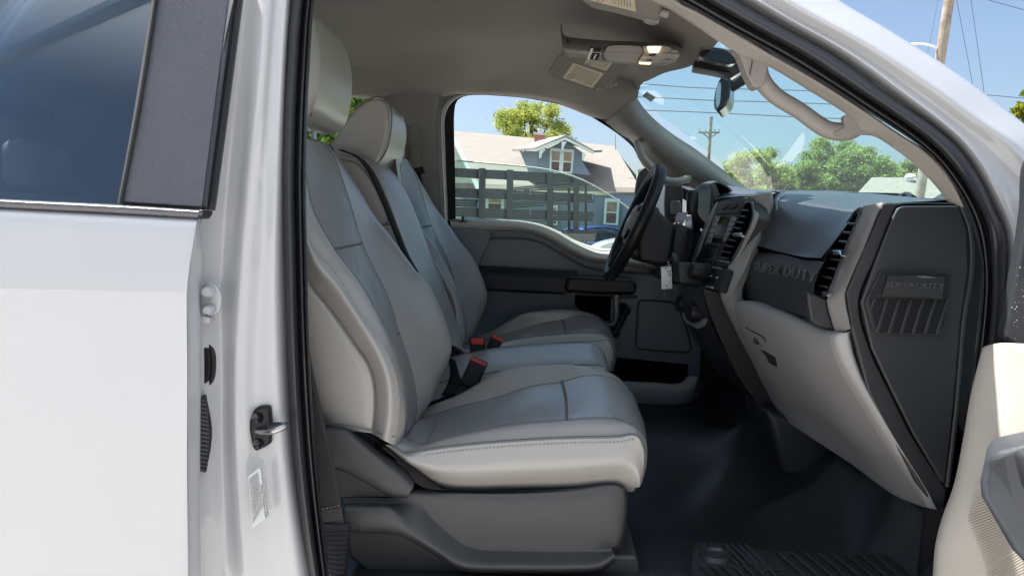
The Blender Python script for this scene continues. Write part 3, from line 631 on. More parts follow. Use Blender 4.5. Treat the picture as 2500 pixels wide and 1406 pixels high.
stitch(R(1.28, "800,1036,1.30 840,1040,1.285 880,1048,1.28 905,1054,1.285"), .006, .0008, seam, 'hem_stitching', BK)
HR = O('headrest', [plate(cr(R(1.405, "590,230 610,120 655,30 700,-4 742,12 764,60 775,120 773,185 762,245 738,280 680,284 620,262"), 60, True), 0.27)], leather, SE, bevel=0.055, segs=8, ang=40)
O('headrest_seam', [tube([v+Vector((.001, 0.03, 0)) for v in R(1.405, "735,15 752,70 760,140 757,215 745,285")], .0012, 30, 5)], seam, HR)
OO('headrest_post', [tube([Q(-.50, y, .10), Q(-.50, y, .25)], .006, 4, 10) for y in (1.48, 1.60)], steel, SE)
# cushion
T0 = R(1.31, "935,1085 975,1117 1022,1148 1098,1189 1250,1188 1380,1186 1500,1182 1524,1186 1538,1193 1552,1190")
T0u = R(1.33, "935,1095 975,1127 1022,1158 1098,1199 1250,1198 1380,1196 1500,1192 1524,1196 1538,1201 1550,1196")
T1 = R(1.272, "945,1085 985,1112 1010,1130 1085,1150 1250,1145 1380,1140 1508,1130 1545,1138 1558,1160 1560,1188")
T2 = R(1.282, "955,1085 985,1110 1013,1106 1081,1095 1209,1082 1380,1072 1508,1069 1551,1064 1568,1085 1572,1130 1565,1182")
T2b = R(1.292, "957,1082 987,1105 1014,1101 1082,1090 1210,1077 1380,1067 1508,1064 1552,1060 1570,1083 1574,1130 1566,1180")
T3 = R(1.325, "965,1075 1000,1088 1020,1090 1085,1072 1209,1048 1380,1032 1490,1030 1548,1042 1576,1075 1579,1130 1568,1175")
T4 = R(1.395, "975,1062 1010,1078 1039,1083 1100,1066 1252,1035 1380,1025 1465,1019 1532,1030 1570,1060 1577,1110 1566,1165")
T5 = R(1.55, "950,1052 1000,1037 1035,1045 1062,1040 1160,1017 1300,992 1380,978 1460,962 1528,972 1568,1022 1576,1075 1560,1130")
T6 = R(1.69, "975,1034 1030,1019 1066,1010 1120,992 1210,971 1295,943 1372,932 1430,917 1490,922 1536,952 1558,1005 1545,1090")
T7 = R(1.76, "968,1026 1020,1006 1055,988 1124,961 1209,912 1252,899 1338,890 1402,891 1466,902 1502,918 1532,952 1544,1000 1535,1060")
T8 = R(1.82, "968,1052 1020,1030 1080,1000 1140,980 1220,950 1338,925 1402,925 1466,935 1500,960 1515,990 1515,1040")
CU = O('seat_cushion', [surf([T0u, T0, T1, T2], 70, 6)], leather, SE)
O('cushion_bolster', [surf([T2, T2b, T3, T4], 70, 6)], leather, CU)
O('cushion_insert', [surf([T4, T5, T6], 70, 8)], leather_in, CU)
O('inner_cushion_bolster', [surf([T6, T7, T8, [v+Vector((0, 0, -.12)) for v in T8]], 70, 6)], leather, CU)
O('seam_line', [tube([v+Vector((0, 0, .0005)) for v in cr(T2b, 40)][:36], .0013, 60, 5), tube([v for v in cr(T4, 40)], .0014, 60, 5), tube([v for v in cr(T6, 40)], .0014, 60, 5),
               tube(R(1.5, "1372,931,1.69 1378,952,1.62 1383,985,1.53 1384,1028,1.39"), .0034, 30, 6),
               tube(R(1.5, "1066,1010,1.69 1062,1040,1.55 1039,1084,1.39"), .0016, 20, 5),
               tube(R(1.3, "1500,1020,1.40 1535,1036,1.35 1558,1060,1.30 1568,1085,1.28 1575,1100"), .0013, 20, 5)], seam, CU)
stitch([v+Vector((0, -.0035, -.0055)) for v in cr(T2, 60)[6:50]], .0068, .0007, seam, 'stitching', CU)
# side shield of the seat
sh = [R(1.31, "838,1206 900,1206 960,1206 1010,1192 1060,1190 1100,1196 1250,1197 1400,1190 1500,1178 1528,1192 1532,1240 1520,1330 1498,1350"),
      R(1.285, "838,1215 900,1214 950,1214 1000,1202 1030,1206 1100,1206 1250,1208 1400,1200 1490,1188 1518,1200 1522,1245 1510,1325 1490,1342"),
      R(1.283, "840,1224 900,1224 950,1226 990,1222 1030,1230 1062,1262 1105,1300 1140,1326 1180,1338 1300,1342 1400,1342 1480,1340 1492,1338"),
      R(1.280, "841,1228 900,1228 952,1231 986,1229 1024,1236 1056,1268 1099,1306 1136,1332 1178,1343 1300,1347 1400,1347 1480,1346 1495,1344"),
      R(1.245, "842,1238 900,1240 944,1240 962,1248 1005,1290 1040,1316 1080,1345 1112,1366 1150,1377 1300,1380 1400,1380 1460,1375 1500,1352"),
      R(1.246, "843,1290 880,1293 940,1294 968,1298 1003,1311 1040,1332 1080,1356 1108,1376 1145,1389 1300,1392 1400,1391 1465,1385 1502,1360"),
      R(1.285, "846,1298 880,1300 940,1301 966,1305 1000,1318 1036,1340 1076,1364 1104,1384 1145,1397 1300,1400 1400,1400 1468,1394 1505,1368")]
SHD = O('seat_shield', surf(sh, 90, 5), sidep, SE)
O('shield_lower', [plate(R(1.30, "846,1290 980,1295 1080,1360 1150,1392 1470,1390 1500,1365 1480,1460 930,1470 900,1400 850,1360"), 0.3)], dark, SE, bevel=0.008, segs=3)
O('recliner_cover', [surf([R(1.30, "780,1044 843,1044 880,1066 933,1106 980,1136 1012,1172"), R(1.262, "785,1050 840,1052 876,1078 930,1122 975,1156 1009,1188"), R(1.258, "790,1062 838,1068 872,1096 925,1142 965,1176 998,1206"), R(1.262, "800,1130 826,1140 840,1144 900,1176 950,1204 996,1212"), R(1.29, "800,1136 824,1146 838,1150 898,1182 948,1210 994,1217")], 40, 5)], sidep, SE)
O('recliner_inner', [plate(R(1.285, "800,1130 830,1140 962,1209 960,1212 836,1214 800,1210"), 0.03)], sidep, SE, bevel=.003)
O('seat_base_rail', [surf([R(1.32, "780,1034 860,1040 965,1075 1010,1110 1060,1165 1105,1197 1250,1200 1400,1196 1510,1190"), R(1.288, "780,1044 850,1046 905,1068 975,1122 1018,1180 1060,1194 1200,1200 1400,1196 1510,1190")], 60, 3)], dark, SE)
O('seat_pedestal', [rslab(-.22, .12, 1.40, 1.76, -.62, -.50)], black, SE, bevel=.01)
O('pedestal_foot', [plate(R(1.30, "1420,1354 1555,1357 1578,1470 1400,1470 1380,1380"), 0.35)], sidep, SE, bevel=.006, segs=3)
# a copy for the far side
WL_save = dict(WL)
SE2 = copy_tree(SE, T, (0.02, 0.83, 0.045))
for ch in SE2.children:
    if ch.name.startswith('headrest') and 'post' not in ch.name: ch.location.z -= .10; ch.location.x -= .06
# middle seat
MS = E('middle_seat', Q(-0.2, 1.96, -.5), T)
mb = [R(1.86, "780,400 790,500 840,640 930,790 1000,860"), R(1.845, "800,374 830,400 880,500 930,620 1000,760 1050,840"), R(1.85, "850,385 902,420 938,480 966,545 996,620 1035,700 1068,770 1090,840"),
      R(1.87, "862,383 910,412 945,470 973,542 1002,618 1041,698 1074,768 1096,840"),
      R(1.97, "895,380 937,410 976,470 1003,540 1032,618 1066,698 1098,775 1118,848"), R(2.07, "915,390 955,418 993,475 1022,543 1052,620 1084,700 1112,780 1130,850"), R(2.08, "880,400 920,430 960,500 990,560 1020,640 1060,730 1100,820")]
MB_ = O('middle_backrest', surf(mb, 50, 6), leather, MS)
O('pad_seam', [tube(R(1.9, "968,549,1.86 985,549,1.92 1005,545,1.99 1020,543,2.06"), .0035, 14, 6), tube(R(1.842, "812,388 870,400 905,440 930,490 948,540 938,548 920,546"), .0016, 30, 5), tube(R(1.84, "930,550 955,548 965,546"), .002, 8, 5)], seam, MB_)
O('backrest_cap', [plate(cr(R(1.88, "786,358 800,356 830,362 855,376 858,386 830,384 800,378 788,372"), 30, True), .18)], leather, MS, bevel=.01, segs=3)
MH = O('headrest', [plate(cr(R(1.955, "800,370 820,330 850,285 885,252 920,240 940,250 950,290 946,340 932,382 912,412 890,408 850,390"), 60, True), 0.25)], leather, MS, bevel=0.035, segs=8, ang=40)
O('headrest_seam', tube(R(1.962, "862,270 890,248 920,237 944,246 955,268 956,300 950,345 938,378 918,404 905,416"), .0022, 40, 6), seam, MH)
mc = [R(1.84, "1000,1000 1110,960 1200,940 1300,925 1400,918 1465,918 1480,925 1486,950 1486,1000"),
      R(1.86, "1010,948 1110,926 1200,910 1300,899 1400,892 1462,892 1480,900 1487,930 1488,975"),
      R(1.95, "1040,900 1120,884 1200,872 1300,862 1400,858 1455,862 1478,876 1487,905 1486,950"),
      R(2.05, "1050,885 1120,866 1200,850 1300,840 1400,836 1448,839 1466,850 1479,880 1480,920"),
      R(2.08, "1060,920 1120,900 1200,890 1300,880 1400,875 1440,878 1460,890 1470,915 1470,950")]
MC_ = O('middle_cushion', surf(mc, 50, 6), leather_in, MS)
O('cushion_piping', tube(R(1.95, "1450,843,2.05 1463,852,2.03 1474,870,1.98 1482,890,1.92 1478,897,1.88 1462,899,1.87"), .0022, 24, 6), thread, MC_)
O('cushion_seam', tube([v+Vector((0, 0, .001)) for v in cr(mc[1], 20)], .0016, 40, 5), seam, MC_)
O('middle_base', rslab(-.45, .14, 1.88, 2.05, -.6, -.40), black, MS, bevel=.02)
# ---------- belts and buckles
def ribbon(a, b, n=30, t=.0015): return surf([a, b], n, 1, lin=True)
O('shoulder_belt', surf([R(1.19, "690,560 700,700 712,850 735,1000 755,1120 772,1290"), R(1.188, "730,560 742,700 757,860 792,1030 820,1150 842,1288")], 40, 6), belt, T, thick=.0015)
stitch(R(1.185, "778,1243 800,1240 832,1232"), .006, .0007, thread, 'belt_stitching', T)
O('belt_stitch_rows', [tube(R(1.185, f"{780+k},{1250+k*4} {834+k*.6},{1240+k*4}"), .0004, 6, 4) for k in range(7)], ink, T)
O('belt_boot', [tube(R(1.19, f"{778+k*3.2},{1282+k*12} {815+k*1.6},{1286+k*12} {853-k*1.0},{1284+k*12}"), 0.006 if k else .008, 8, 8, flat=1.2) for k in range(12)] + [plate(R(1.20, "778,1280 853,1284 842,1420 820,1440 800,1420"), .01)], rubber, T)
for (q, rq, Y, st) in (("1150,871 1191,889 1163,951 1122,936", "1151,872 1189,889 1186,894 1148,878", 1.80, "1140,940 1128,955 1118,968"),
                       ("1148,825 1183,826 1184,865 1146,866", "1149,826 1182,827 1181,841 1150,840", 2.02, "1165,860 1160,890"),
                       ("1200,815 1229,833 1214,858 1186,850", "1201,815 1229,832 1226,837 1199,821", 2.06, "1200,850 1180,870")):
    bk = O('belt_buckle', plate(R(Y, q), .024), black, T, bevel=.004, segs=3)
    a, b, c, d = R(Y-.0025, rq)
    O('buckle_button', plate([a, b, c, d], .022), red, bk, bevel=.001)
    O('buckle_stalk', tube(R(Y+.012, st), .011, 6, 8, flat=.3), belt, bk)
O('buckle_webbing', surf([R(1.84, "1095,870 1100,910 1092,940 1078,965"), R(1.82, "1112,880 1122,915 1128,940 1110,962")], 10, 4), belt, T, thick=.002)
O('middle_belt', surf([R(1.835, "822,366 870,386 900,425 935,500 962,570 985,622 1012,668"), R(1.835, "838,366 885,388 916,425 950,500 977,570 997,620 1022,664")], 40, 2), belt, T, thick=.002)
BG = O('belt_guide', [plate(cr(R(2.66, "1001,362 1004,358 1018,358 1022,362 1022,416 1018,419 1003,418 1000,414"), 40, True), .02)], pillar, T, bevel=.004, segs=3)
O('guide_track', plate(cr(R(2.68, "1000,309 1003,306 1019,306 1023,310 1024,360 1000,360"), 30, True), .012), pillar, T, bevel=.002)
O('belt_anchor', [tube(R(2.655, "990,428 1005,420 1025,418 1034,414"), .012, 10, 8)], black, T)
O('far_belt', surf([R(2.66, "985,430 1000,470 1025,540 1050,640"), R(2.66, "1028,425 1036,470 1048,540 1066,640")], 20, 3), belt, T, thick=.002)

# ================================================================== FAR DOOR (inner side)
FD = E('far_door', Q(-0.1, 2.75, -.5), T)
dout = "1100,538 1180,541 1256,545 1309,552 1354,568 1403,594 1453,611 1485,612 1600,625 1700,640 1712,760 1712,860 1712,900 1708,950 1692,985 1660,1006 1600,1012 1500,1010 1300,1005 1100,1000"
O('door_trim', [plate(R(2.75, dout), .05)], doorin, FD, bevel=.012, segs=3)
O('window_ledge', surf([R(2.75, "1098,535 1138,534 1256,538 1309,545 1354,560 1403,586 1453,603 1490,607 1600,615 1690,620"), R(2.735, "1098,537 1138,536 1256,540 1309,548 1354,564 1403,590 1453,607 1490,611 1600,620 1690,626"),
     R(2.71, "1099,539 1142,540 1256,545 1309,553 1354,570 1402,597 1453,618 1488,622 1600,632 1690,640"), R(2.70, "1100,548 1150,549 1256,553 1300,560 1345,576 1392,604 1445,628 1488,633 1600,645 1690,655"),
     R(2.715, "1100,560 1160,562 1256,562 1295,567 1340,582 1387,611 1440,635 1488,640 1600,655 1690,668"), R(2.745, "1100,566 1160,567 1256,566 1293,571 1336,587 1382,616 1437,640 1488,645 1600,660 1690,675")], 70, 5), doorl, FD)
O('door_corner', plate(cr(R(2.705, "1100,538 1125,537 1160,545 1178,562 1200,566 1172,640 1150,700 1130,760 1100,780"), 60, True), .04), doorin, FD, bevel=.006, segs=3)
O('lock_knob', [tube(R(2.70, "1130,528 1130,541"), .0045, 4, 8), lathe(P(1130, 541, 2.70), (0, 0, 1), [(.013, -.002), (.013, .001), (.008, .004)], 16)], black, FD)
O('panel_recess', surf([R(2.735, "1150,580 1300,584 1380,622 1440,652 1600,668 1700,680"), R(2.755, "1150,590 1300,594 1375,632 1435,660 1600,678 1700,690"), R(2.752, "1150,640 1300,650 1400,664 1460,670 1600,690 1700,700")], 50, 4), doorin, FD)
def bar(top, mid, bot, Y0, Y1): return surf([R(Y1, top), R(Y0+.012, top), R(Y0, mid), R(Y0, bot), R(Y0+.01, bot), R(Y1, bot)], 30, 3, lin=True)
O('arm_strip', [surf([R(2.75, "1128,646 1200,649 1300,655 1410,661"), R(2.66, "1130,650 1200,653 1300,658 1408,664"), R(2.645, "1136,664 1200,666 1300,672 1395,677"), R(2.645, "1146,701 1200,704 1300,709 1378,714"), R(2.75, "1150,708 1200,711 1300,716 1380,719")], 30, 4, lin=True)], black, FD)
O('arm_strip_end', plate(R(2.65, "1408,664 1395,677 1378,714 1384,716 1400,712 1412,680"), .09), black, FD, bevel=.003)
O('armrest', [plate(R(2.60, "1386,678 1396,675 1540,681 1555,690 1555,714 1546,720 1480,720 1382,714 1379,700"), .14)], black, FD, bevel=.012, segs=4)
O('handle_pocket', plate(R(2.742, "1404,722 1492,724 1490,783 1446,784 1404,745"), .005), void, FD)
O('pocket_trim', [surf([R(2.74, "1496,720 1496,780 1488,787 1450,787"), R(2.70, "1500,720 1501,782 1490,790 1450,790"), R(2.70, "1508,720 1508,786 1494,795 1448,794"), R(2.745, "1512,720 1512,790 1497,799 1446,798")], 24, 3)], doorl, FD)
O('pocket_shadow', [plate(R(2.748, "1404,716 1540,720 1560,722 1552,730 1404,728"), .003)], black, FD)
CR_ = O('window_crank', [tube(R(2.66, "1526,758 1518,780 1508,800 1502,812"), .013, 10, 10, flat=.7), lathe(P(1526, 757, 2.68), (0, 1, 0), [(.006, -.04), (.014, -.035), (.018, -.02), (.018, .07)], 20), lathe(P(1502, 812, 2.64), (0, 1, 0), [(.006, -.03), (.014, -.026), (.017, -.01), (.016, .02)], 20)], black, FD)
spk = "1560,738 1568,733 1638,738 1652,745 1672,790 1686,845 1684,856 1672,860 1562,851 1554,845 1556,790"
O('speaker_panel', [plate(cr(R(2.742, spk), 80, True), .01)], doorin, FD, bevel=.002)
O('speaker_groove', [tube(R(2.738, spk), .0035, 80, 6, closed=True)], dark, FD)
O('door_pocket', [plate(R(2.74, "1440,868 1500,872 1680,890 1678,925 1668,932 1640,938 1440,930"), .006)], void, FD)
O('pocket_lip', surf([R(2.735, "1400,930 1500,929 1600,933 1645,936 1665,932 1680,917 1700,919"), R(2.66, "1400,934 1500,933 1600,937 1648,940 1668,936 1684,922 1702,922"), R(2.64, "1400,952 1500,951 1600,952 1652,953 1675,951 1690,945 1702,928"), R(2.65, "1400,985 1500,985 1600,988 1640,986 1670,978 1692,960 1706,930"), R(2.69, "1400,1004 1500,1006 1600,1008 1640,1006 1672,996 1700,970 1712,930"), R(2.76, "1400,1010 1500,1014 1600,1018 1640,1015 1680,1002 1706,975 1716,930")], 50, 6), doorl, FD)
O('window_glass', plate(cr([P(x, y, 2.79) for x, y in ((1080, 391), (1116, 393), (1201, 400), (1289, 408), (1354, 418), (1420, 439), (1485, 475), (1534, 508), (1600, 560), (1680, 630))], 50) + [P(1680, 680, 2.79), P(1080, 640, 2.79)], .004), sideg, FD, smooth=False)
O('glass_edge', tube(R(2.787, "1116,393 1201,400 1289,408 1354,418 1420,439 1485,475 1534,508 1600,560"), .0027, 60, 6), edgeg, FD)
O('sail_panel', [plate(R(2.72, "1625,448 1665,450 1668,470 1666,530 1625,560 1622,500"), .02)], mat('sail_grey', (.07, .062, .068), .5), FD, bevel=.004)
O('mirror_switch', [plate(cr(R(2.705, "1641,490 1660,491 1662,496 1661,518 1658,522 1640,521 1638,516 1639,494"), 30, True), .015)], gtrim, FD, bevel=.003)
SMR = O('side_mirror', [plate(cr(R(3.02, "1596,455 1606,440 1622,440 1632,452 1634,500 1630,560 1618,574 1600,574 1592,560 1592,500"), 40, True), Vector((.10, .16, 0)))], white, T, bevel=.015, segs=4)
O('mirror_face', [plate(cr(R(3.01, "1560,420 1575,408 1596,410 1604,425 1600,445 1572,520 1560,540 1548,530 1550,470"), 40, True), .02)], black, SMR, bevel=.01)
O('far_door_skin', [plate(R(2.84, "1080,545 1200,548 1300,556 1350,572 1400,598 1460,616 1700,640 1760,1150 1060,1150"), .015)], white, FD)

# ================================================================== DASHBOARD
D = E('dashboard', Q(.7, 2.0, -.3), T)
letm = mat('lettering_grey', (.065, .065, .07), .45)
base_rows = [R(2.66, "1840,466,2.66 1790,470 1745,480 1722,520 1708,580 1700,660 1712,760 1745,860 1800,930 1850,960"), R(2.12, "1866,466,2.2 1815,478 1790,500 1760,540 1735,600 1718,680 1728,790 1762,880 1830,960 1900,1005")]
O('dash_core', [surf([R(2.66, "1838,466 1785,462 1742,470 1722,520 1712,600 1712,700 1725,800 1760,880"), R(2.12, "1880,467 1820,475 1800,500 1765,560 1735,620 1715,700 1735,800 1790,900")], 40, 6, lin=True),
                plate(R(1.84, "1905,490 1915,1000 1890,960 1850,800 1850,700 1870,560"), .1)], black, D)
O('dash_bulkhead', [plate([Q(.64, 1.26, .02), Q(.9, 1.26, .03), Q(1.1, 1.26, -.1), Q(1.1, 1.26, -.5), Q(.80, 1.26, -.5), Q(.60, 1.26, -.15)], 1.45)], black, D)
top = [R(1.36, "2310,488,1.36 2270,491 2215,494 2165,498,1.34 2112,507,1.34 2075,540 2040,585 2016,615 2004,630"),
       R(1.45, "2285,487,1.50 2230,488 2170,492 2115,502 2065,528 2022,570 1990,605 1968,624 1960,627"),
       R(1.60, "2220,481,1.68 2140,483 2090,488 2030,500 1975,525 1942,560 1925,590 1912,610 1908,616"),
       R(1.74, "2120,472,1.95 2060,476 2010,481 1950,492 1912,512 1890,540 1874,575 1862,595 1860,603"),
       R(1.80, "2030,466,2.25 1980,469,2.1 1940,473,2.0 1905,480,1.9 1887,500 1878,530 1862,565 1851,588 1849,598"),
       R(1.86, "1960,465,2.45 1930,466,2.3 1905,468,2.15 1885,476,2.0 1872,500 1862,530 1850,565 1842,590 1842,600")]
O('passenger_airbag_pad', surf(top, 60, 7), darkpad, D)
O('dash_top', [surf([R(2.6, "1838,466,2.64 1880,465,2.5 1960,465,2.4 2030,466,2.25 2120,472,1.95 2220,481,1.7 2310,488,1.36"), [P(1838, 466, 2.64)+Vector((.3, 0, -.05)), P(1960, 465, 2.4)+Vector((.25, 0, -.06)), P(2120, 472, 1.95)+Vector((.25, 0, -.05)), P(2310, 488, 1.30)+Vector((.25, 0, -.06))]], 40, 3),
              surf([R(2.0, "1700,462,2.55 1740,449,2.5 1790,456,2.4 1838,466,2.4 1900,467,2.3"), R(2.0, "1745,476,2.2 1775,478,2.15 1815,478,2.05 1870,472,1.95 1960,466,2.4")], 30, 4)], darkpad, D)
O('stack_top', surf([R(2.0, '1742,488,2.16 1760,484,2.10 1800,480,1.97 1842,478,1.85 1880,470,1.80'), R(2.2, '1730,474,2.4 1765,470,2.35 1810,467,2.3 1850,465,2.2 1905,465,2.1')], 20, 3), darkpad, D)
O('pad_crease', tube(R(1.86, "1897,512,1.76 1897,492,1.80 1908,481,1.86 1935,477,1.95 1995,475,2.05"), .0015, 30, 5), gtrim, D)
O('dash_gap', [surf([R(1.8, "1842,596 1852,603,1.76 1912,619,1.58 1962,630,1.44 2010,636,1.35"), R(1.82, "1842,612,1.84 1852,616,1.80 1912,631,1.62 1962,642,1.48 2010,650,1.38")], 30, 2)], void, D)
mid = [R(1.82, "1852,612 1836,630 1822,655 1816,690 1820,730"), R(1.76, "1866,611 1850,626 1838,650 1832,690 1834,735"), R(1.58, "1915,620 1900,640 1892,670 1888,710 1890,750"), R(1.46, "1962,631 1948,650 1940,685 1938,725 1938,764"), R(1.34, "2012,640 2000,660 1990,690 1984,735 1984,780")]
O('lower_dash_panel', surf(mid, 24, 6), endp, D)
O('raised_lettering', [text_geo('SUPER DUTY', P(1838, 660, 1.735), P(1990, 690, 1.318), P(1843, 638, 1.735), .001)], letm, D)
# vertical grey trims
tr_out = "1838,478 1843,490 1845,505 1841,528 1815,578 1780,646 1765,690 1759,718 1768,748 1790,795 1805,826 1830,872 1858,930 1885,980 1906,1018"
tr_in = "1879,470 1881,484 1881,500 1876,526 1850,580 1819,656 1800,692 1788,716 1787,740 1793,764 1812,806 1838,855 1872,930 1898,975 1916,1030"
side_in = "1884,469 1887,484 1888,500 1884,528 1866,582 1838,640 1822,680 1812,706 1812,728 1822,742 1840,770 1850,800 1880,880 1905,960 1920,1028"
O('stack_trim', surf([R(1.84, tr_out), R(1.81, tr_out), R(1.775, tr_in), R(1.79, side_in)], 70, 4, lin=True), gtrim, D)
O('stack_side', [plate(R(1.835, "1760,716 1790,796 1830,874 1902,1015 1885,1012 1850,988 1800,915 1765,840 1735,770 1716,705"), .02)], black, D)
# centre stack face
SP = Pl(P(1836, 492, 1.82), P(1756, 490, 2.12), P(1782, 645, 1.82))
def onp(pl, txt, off=.0, t=.01, n=0): 
    q = pl.R(txt, off); return plate(cr(q, n, True) if n else q, pl.n*-t)
CS = O('centre_stack', onp(SP, "1742,512 1757,489 1790,482 1836,484 1845,500 1842,528 1782,648 1755,722 1716,705 1700,690 1702,640 1716,590", 0, .06), dark, D, bevel=.004, segs=3)
O('stack_left_edge', [onp(SP, "1743,500 1750,492 1740,520 1705,610 1690,640 1686,636 1700,600 1725,540", .004, .03)], gtrim, CS, bevel=.002)
O('radio_bezel', [onp(SP, "1757,494 1808,493 1800,520 1748,523", .004, .006), onp(SP, "1742,527 1795,527 1760,602 1714,600", .003, .006), onp(SP, "1716,604 1752,606 1738,642 1698,635", .004, .006)], endp, CS, bevel=.0015)
O('radio_screen', onp(SP, "1757,529 1782,529 1762,594 1735,593", .004, .006), blackgloss, CS, bevel=.001)
O('disc_slot', onp(SP, "1728,593 1755,596 1753,600 1725,597", .006, .004), steel, CS)
OO('radio_button', [onp(SP, f"{1785-i*4.4},{530+i*12} {1794-i*4.4},{530+i*12} {1791-i*4.4},{540+i*12} {1782-i*4.4},{540+i*12}", .006, .006) for i in range(5)] + [onp(SP, f"{1746-i*5},{528+i*14} {1755-i*5},{528+i*14} {1751-i*5},{540+i*14} {1742-i*5},{540+i*14}", .006, .006) for i in range(5)], gtrim, CS, bevel=.001)
O('hazard_button', [onp(SP, "1766,500 1776,498 1774,507 1762,511", .008, .008), onp(SP, "1782,497 1799,496 1796,504 1789,510 1779,510", .008, .008)], black, CS, bevel=.001)
O('usb_cover', [onp(SP, "1723,604 1742,605 1738,617 1716,615", .008, .006), onp(SP, "1714,618 1734,619 1730,627 1709,626", .008, .006)], black, CS, bevel=.001)
O('stack_vent_frame', [onp(SP, "1822,491 1836,492 1842,524 1832,552 1784,644 1748,638 1750,632 1815,498", .003, .012)], gtrim, CS, bevel=.0015)
O('vent_rim', tube(SP.R('1825,495 1833,494 1838,524 1830,552 1784,641 1752,635 1785,566 1817,501', .008), .0022, 60, 6, closed=True), endp, CS)
VC = O('air_vent', [onp(SP, "1824,496 1832,497 1836,524 1828,550 1781,638 1754,632 1818,502", .005, .008)], void, CS)
def vslat(pl, l0, l1, r0, r1, n, off=.010):
    g = []
    for i in range(n):
        t = (i+.7)/n; a = (l0[0]+(l1[0]-l0[0])*t, l0[1]+(l1[1]-l0[1])*t); b = (r0[0]+(r1[0]-r0[0])*t, r0[1]+(r1[1]-r0[1])*t)
        g.append(plate([pl.at(a[0], a[1]-2, off), pl.at(b[0], b[1]-2, off), pl.at(b[0], b[1]+1, off+.004), pl.at(a[0], a[1]+1, off+.004)], Vector((.004, 0, -.003))))
    return g
O('vent_slat', vslat(SP, (1816, 503), (1754, 632), (1829, 503), (1776, 636), 9), dark, VC, bevel=.0005)
O('vent_tab', [onp(SP, "1786,569 1808,567 1809,577 1788,579", .022, .014)], chrome, VC, bevel=.002)
O('power_panel', [onp(SP, "1738,651 1774,657 1756,711 1718,703", .012, .02)], black, CS, bevel=.003, segs=3)
O('socket_latch', [onp(SP, "1738,650 1758,653 1756,656 1737,653", .018, .006), onp(SP, "1722,697 1738,699 1736,704 1720,702", .018, .006)], gtrim, CS, bevel=.001)
O('socket_mark', [onp(SP, "1733,672 1737,672 1736,675 1732,675", .0135, .001), onp(SP, "1748,676 1752,676 1751,679 1747,679", .0135, .001)], whitel, CS)
# knobs row and climate panel
ax = Vector((-.93, -.2, .12))
def knob(px, py, Y, r, h, name='control_knob'):
    c = P(px, py, Y); return O(name, [lathe(c, ax, [(r*.95, -.012), (r, 0), (r*.96, h*.8), (r*.85, h)], 24), lathe(c, ax, [(r*1.12, -.014), (r*1.12, -.004)], 24)], black, D)
for a in ((1712, 664, 1.93, .023, .03), (1680, 658, 2.02, .018, .03), (1664, 655, 2.10, .016, .025), (1712, 764, 1.93, .026, .035), (1680, 743, 2.03, .024, .03)): knob(*a)
O('control_panel', [plate(R(1.99, "1655,640 1736,646 1720,708 1690,700 1658,690"), .08), plate(R(1.97, "1690,648 1704,649 1700,672 1688,670"), .02)], dark, D, bevel=.004)
O('climate_panel', [plate(R(1.96, '1672,706,2.06 1694,710,2.0 1724,732,1.90 1734,765,1.87 1722,795,1.87 1704,803,1.90 1672,786,2.03 1664,760,2.07 1664,730,2.08'), .012)], gtrim, D, bevel=.002)
O('climate_switch', [plate(R(1.93, '1690,748 1706,755 1701,778 1685,771'), .02)], dark, D, bevel=.002)
O('stack_lower', [surf([R(2.08, "1655,690 1662,740 1676,790 1710,850 1760,910 1800,950"), R(1.97, "1668,700 1676,750 1694,800 1730,860 1780,920 1830,965"), R(1.86, "1722,700 1728,760 1745,810 1775,865 1820,930 1880,1010")], 40, 4)], dark, D)
O('column_lower_panel', [surf([R(2.60, "1670,560 1672,680 1690,760 1720,830 1760,900"), R(2.35, "1672,560 1668,680 1682,760 1712,840 1760,920"), R(2.10, "1690,560 1672,690 1688,770 1722,850 1775,930")], 30, 5)], black, D)
# passenger vent and end panel
O('end_vent_trim', surf([R(1.40, "2101,510 2088,540 2060,610 2025,700 2016,740 2024,775 2036,806 2050,818"), R(1.30, "2109,503 2096,535 2068,605 2030,700 2019,732 2027,770 2039,806 2051,815"), R(1.262, "2156,494 2140,525 2110,600 2075,680 2062,716 2064,745 2070,775 2076,802"), R(1.27, "2158,494 2142,525 2112,600 2077,680 2064,716 2066,745 2072,775 2078,802")], 50, 4, lin=True), gtrim, D)
VP = Pl(P(2108, 505, 1.30), P(2084, 512, 1.42), P(2020, 728, 1.30))
O('end_vent_frame', [onp(VP, "2086,511 2109,503 2064,610 2019,730 1970,712 1985,680 2040,568", .0, .05), plate(R(1.31, "1970,711 2019,730 2026,770 2039,806 2000,797 1980,785 1974,750"), .03)], dark, D, bevel=.004, segs=3)
O('vent_lip', onp(VP, "1988,704 2021,712 2018,722 1982,716", .006, .008), gtrim, D, bevel=.002)
O('vent_rim', tube(VP.R('2086,521 2100,516 2064,607 2023,712 1988,705 1998,678 2043,584', .006), .0024, 60, 6, closed=True), endp, D)
VD = O('air_vent', [onp(VP, "2086,524 2098,519 2061,606 2021,708 1991,702 2000,678 2045,586", .003, .004)], void, D)
O('vent_slat', vslat(VP, (2074, 530), (1990, 702), (2092, 530), (2015, 706), 8), dark, VD, bevel=.0005)
O('vent_tab', [onp(VP, "2024,609 2050,612 2050,622 2024,624", .018, .014)], chrome, VD, bevel=.002)
EPo = "2158,495 2346,496 2368,560 2372,656 2354,784 2337,976 2314,1187 2302,1262 2285,1245 2240,1180 2170,1060 2120,960 2078,802 2064,716 2112,602"
O('dash_end_cap', [plate(R(1.268, EPo), .04)], endp, D, bevel=.004, segs=3)
EPi = "2206,503 2340,502 2362,565 2364,656 2346,784 2330,976 2308,1180 2300,1178 2230,1060 2180,960 2128,850 2102,738 2140,632 2180,530 2192,508"
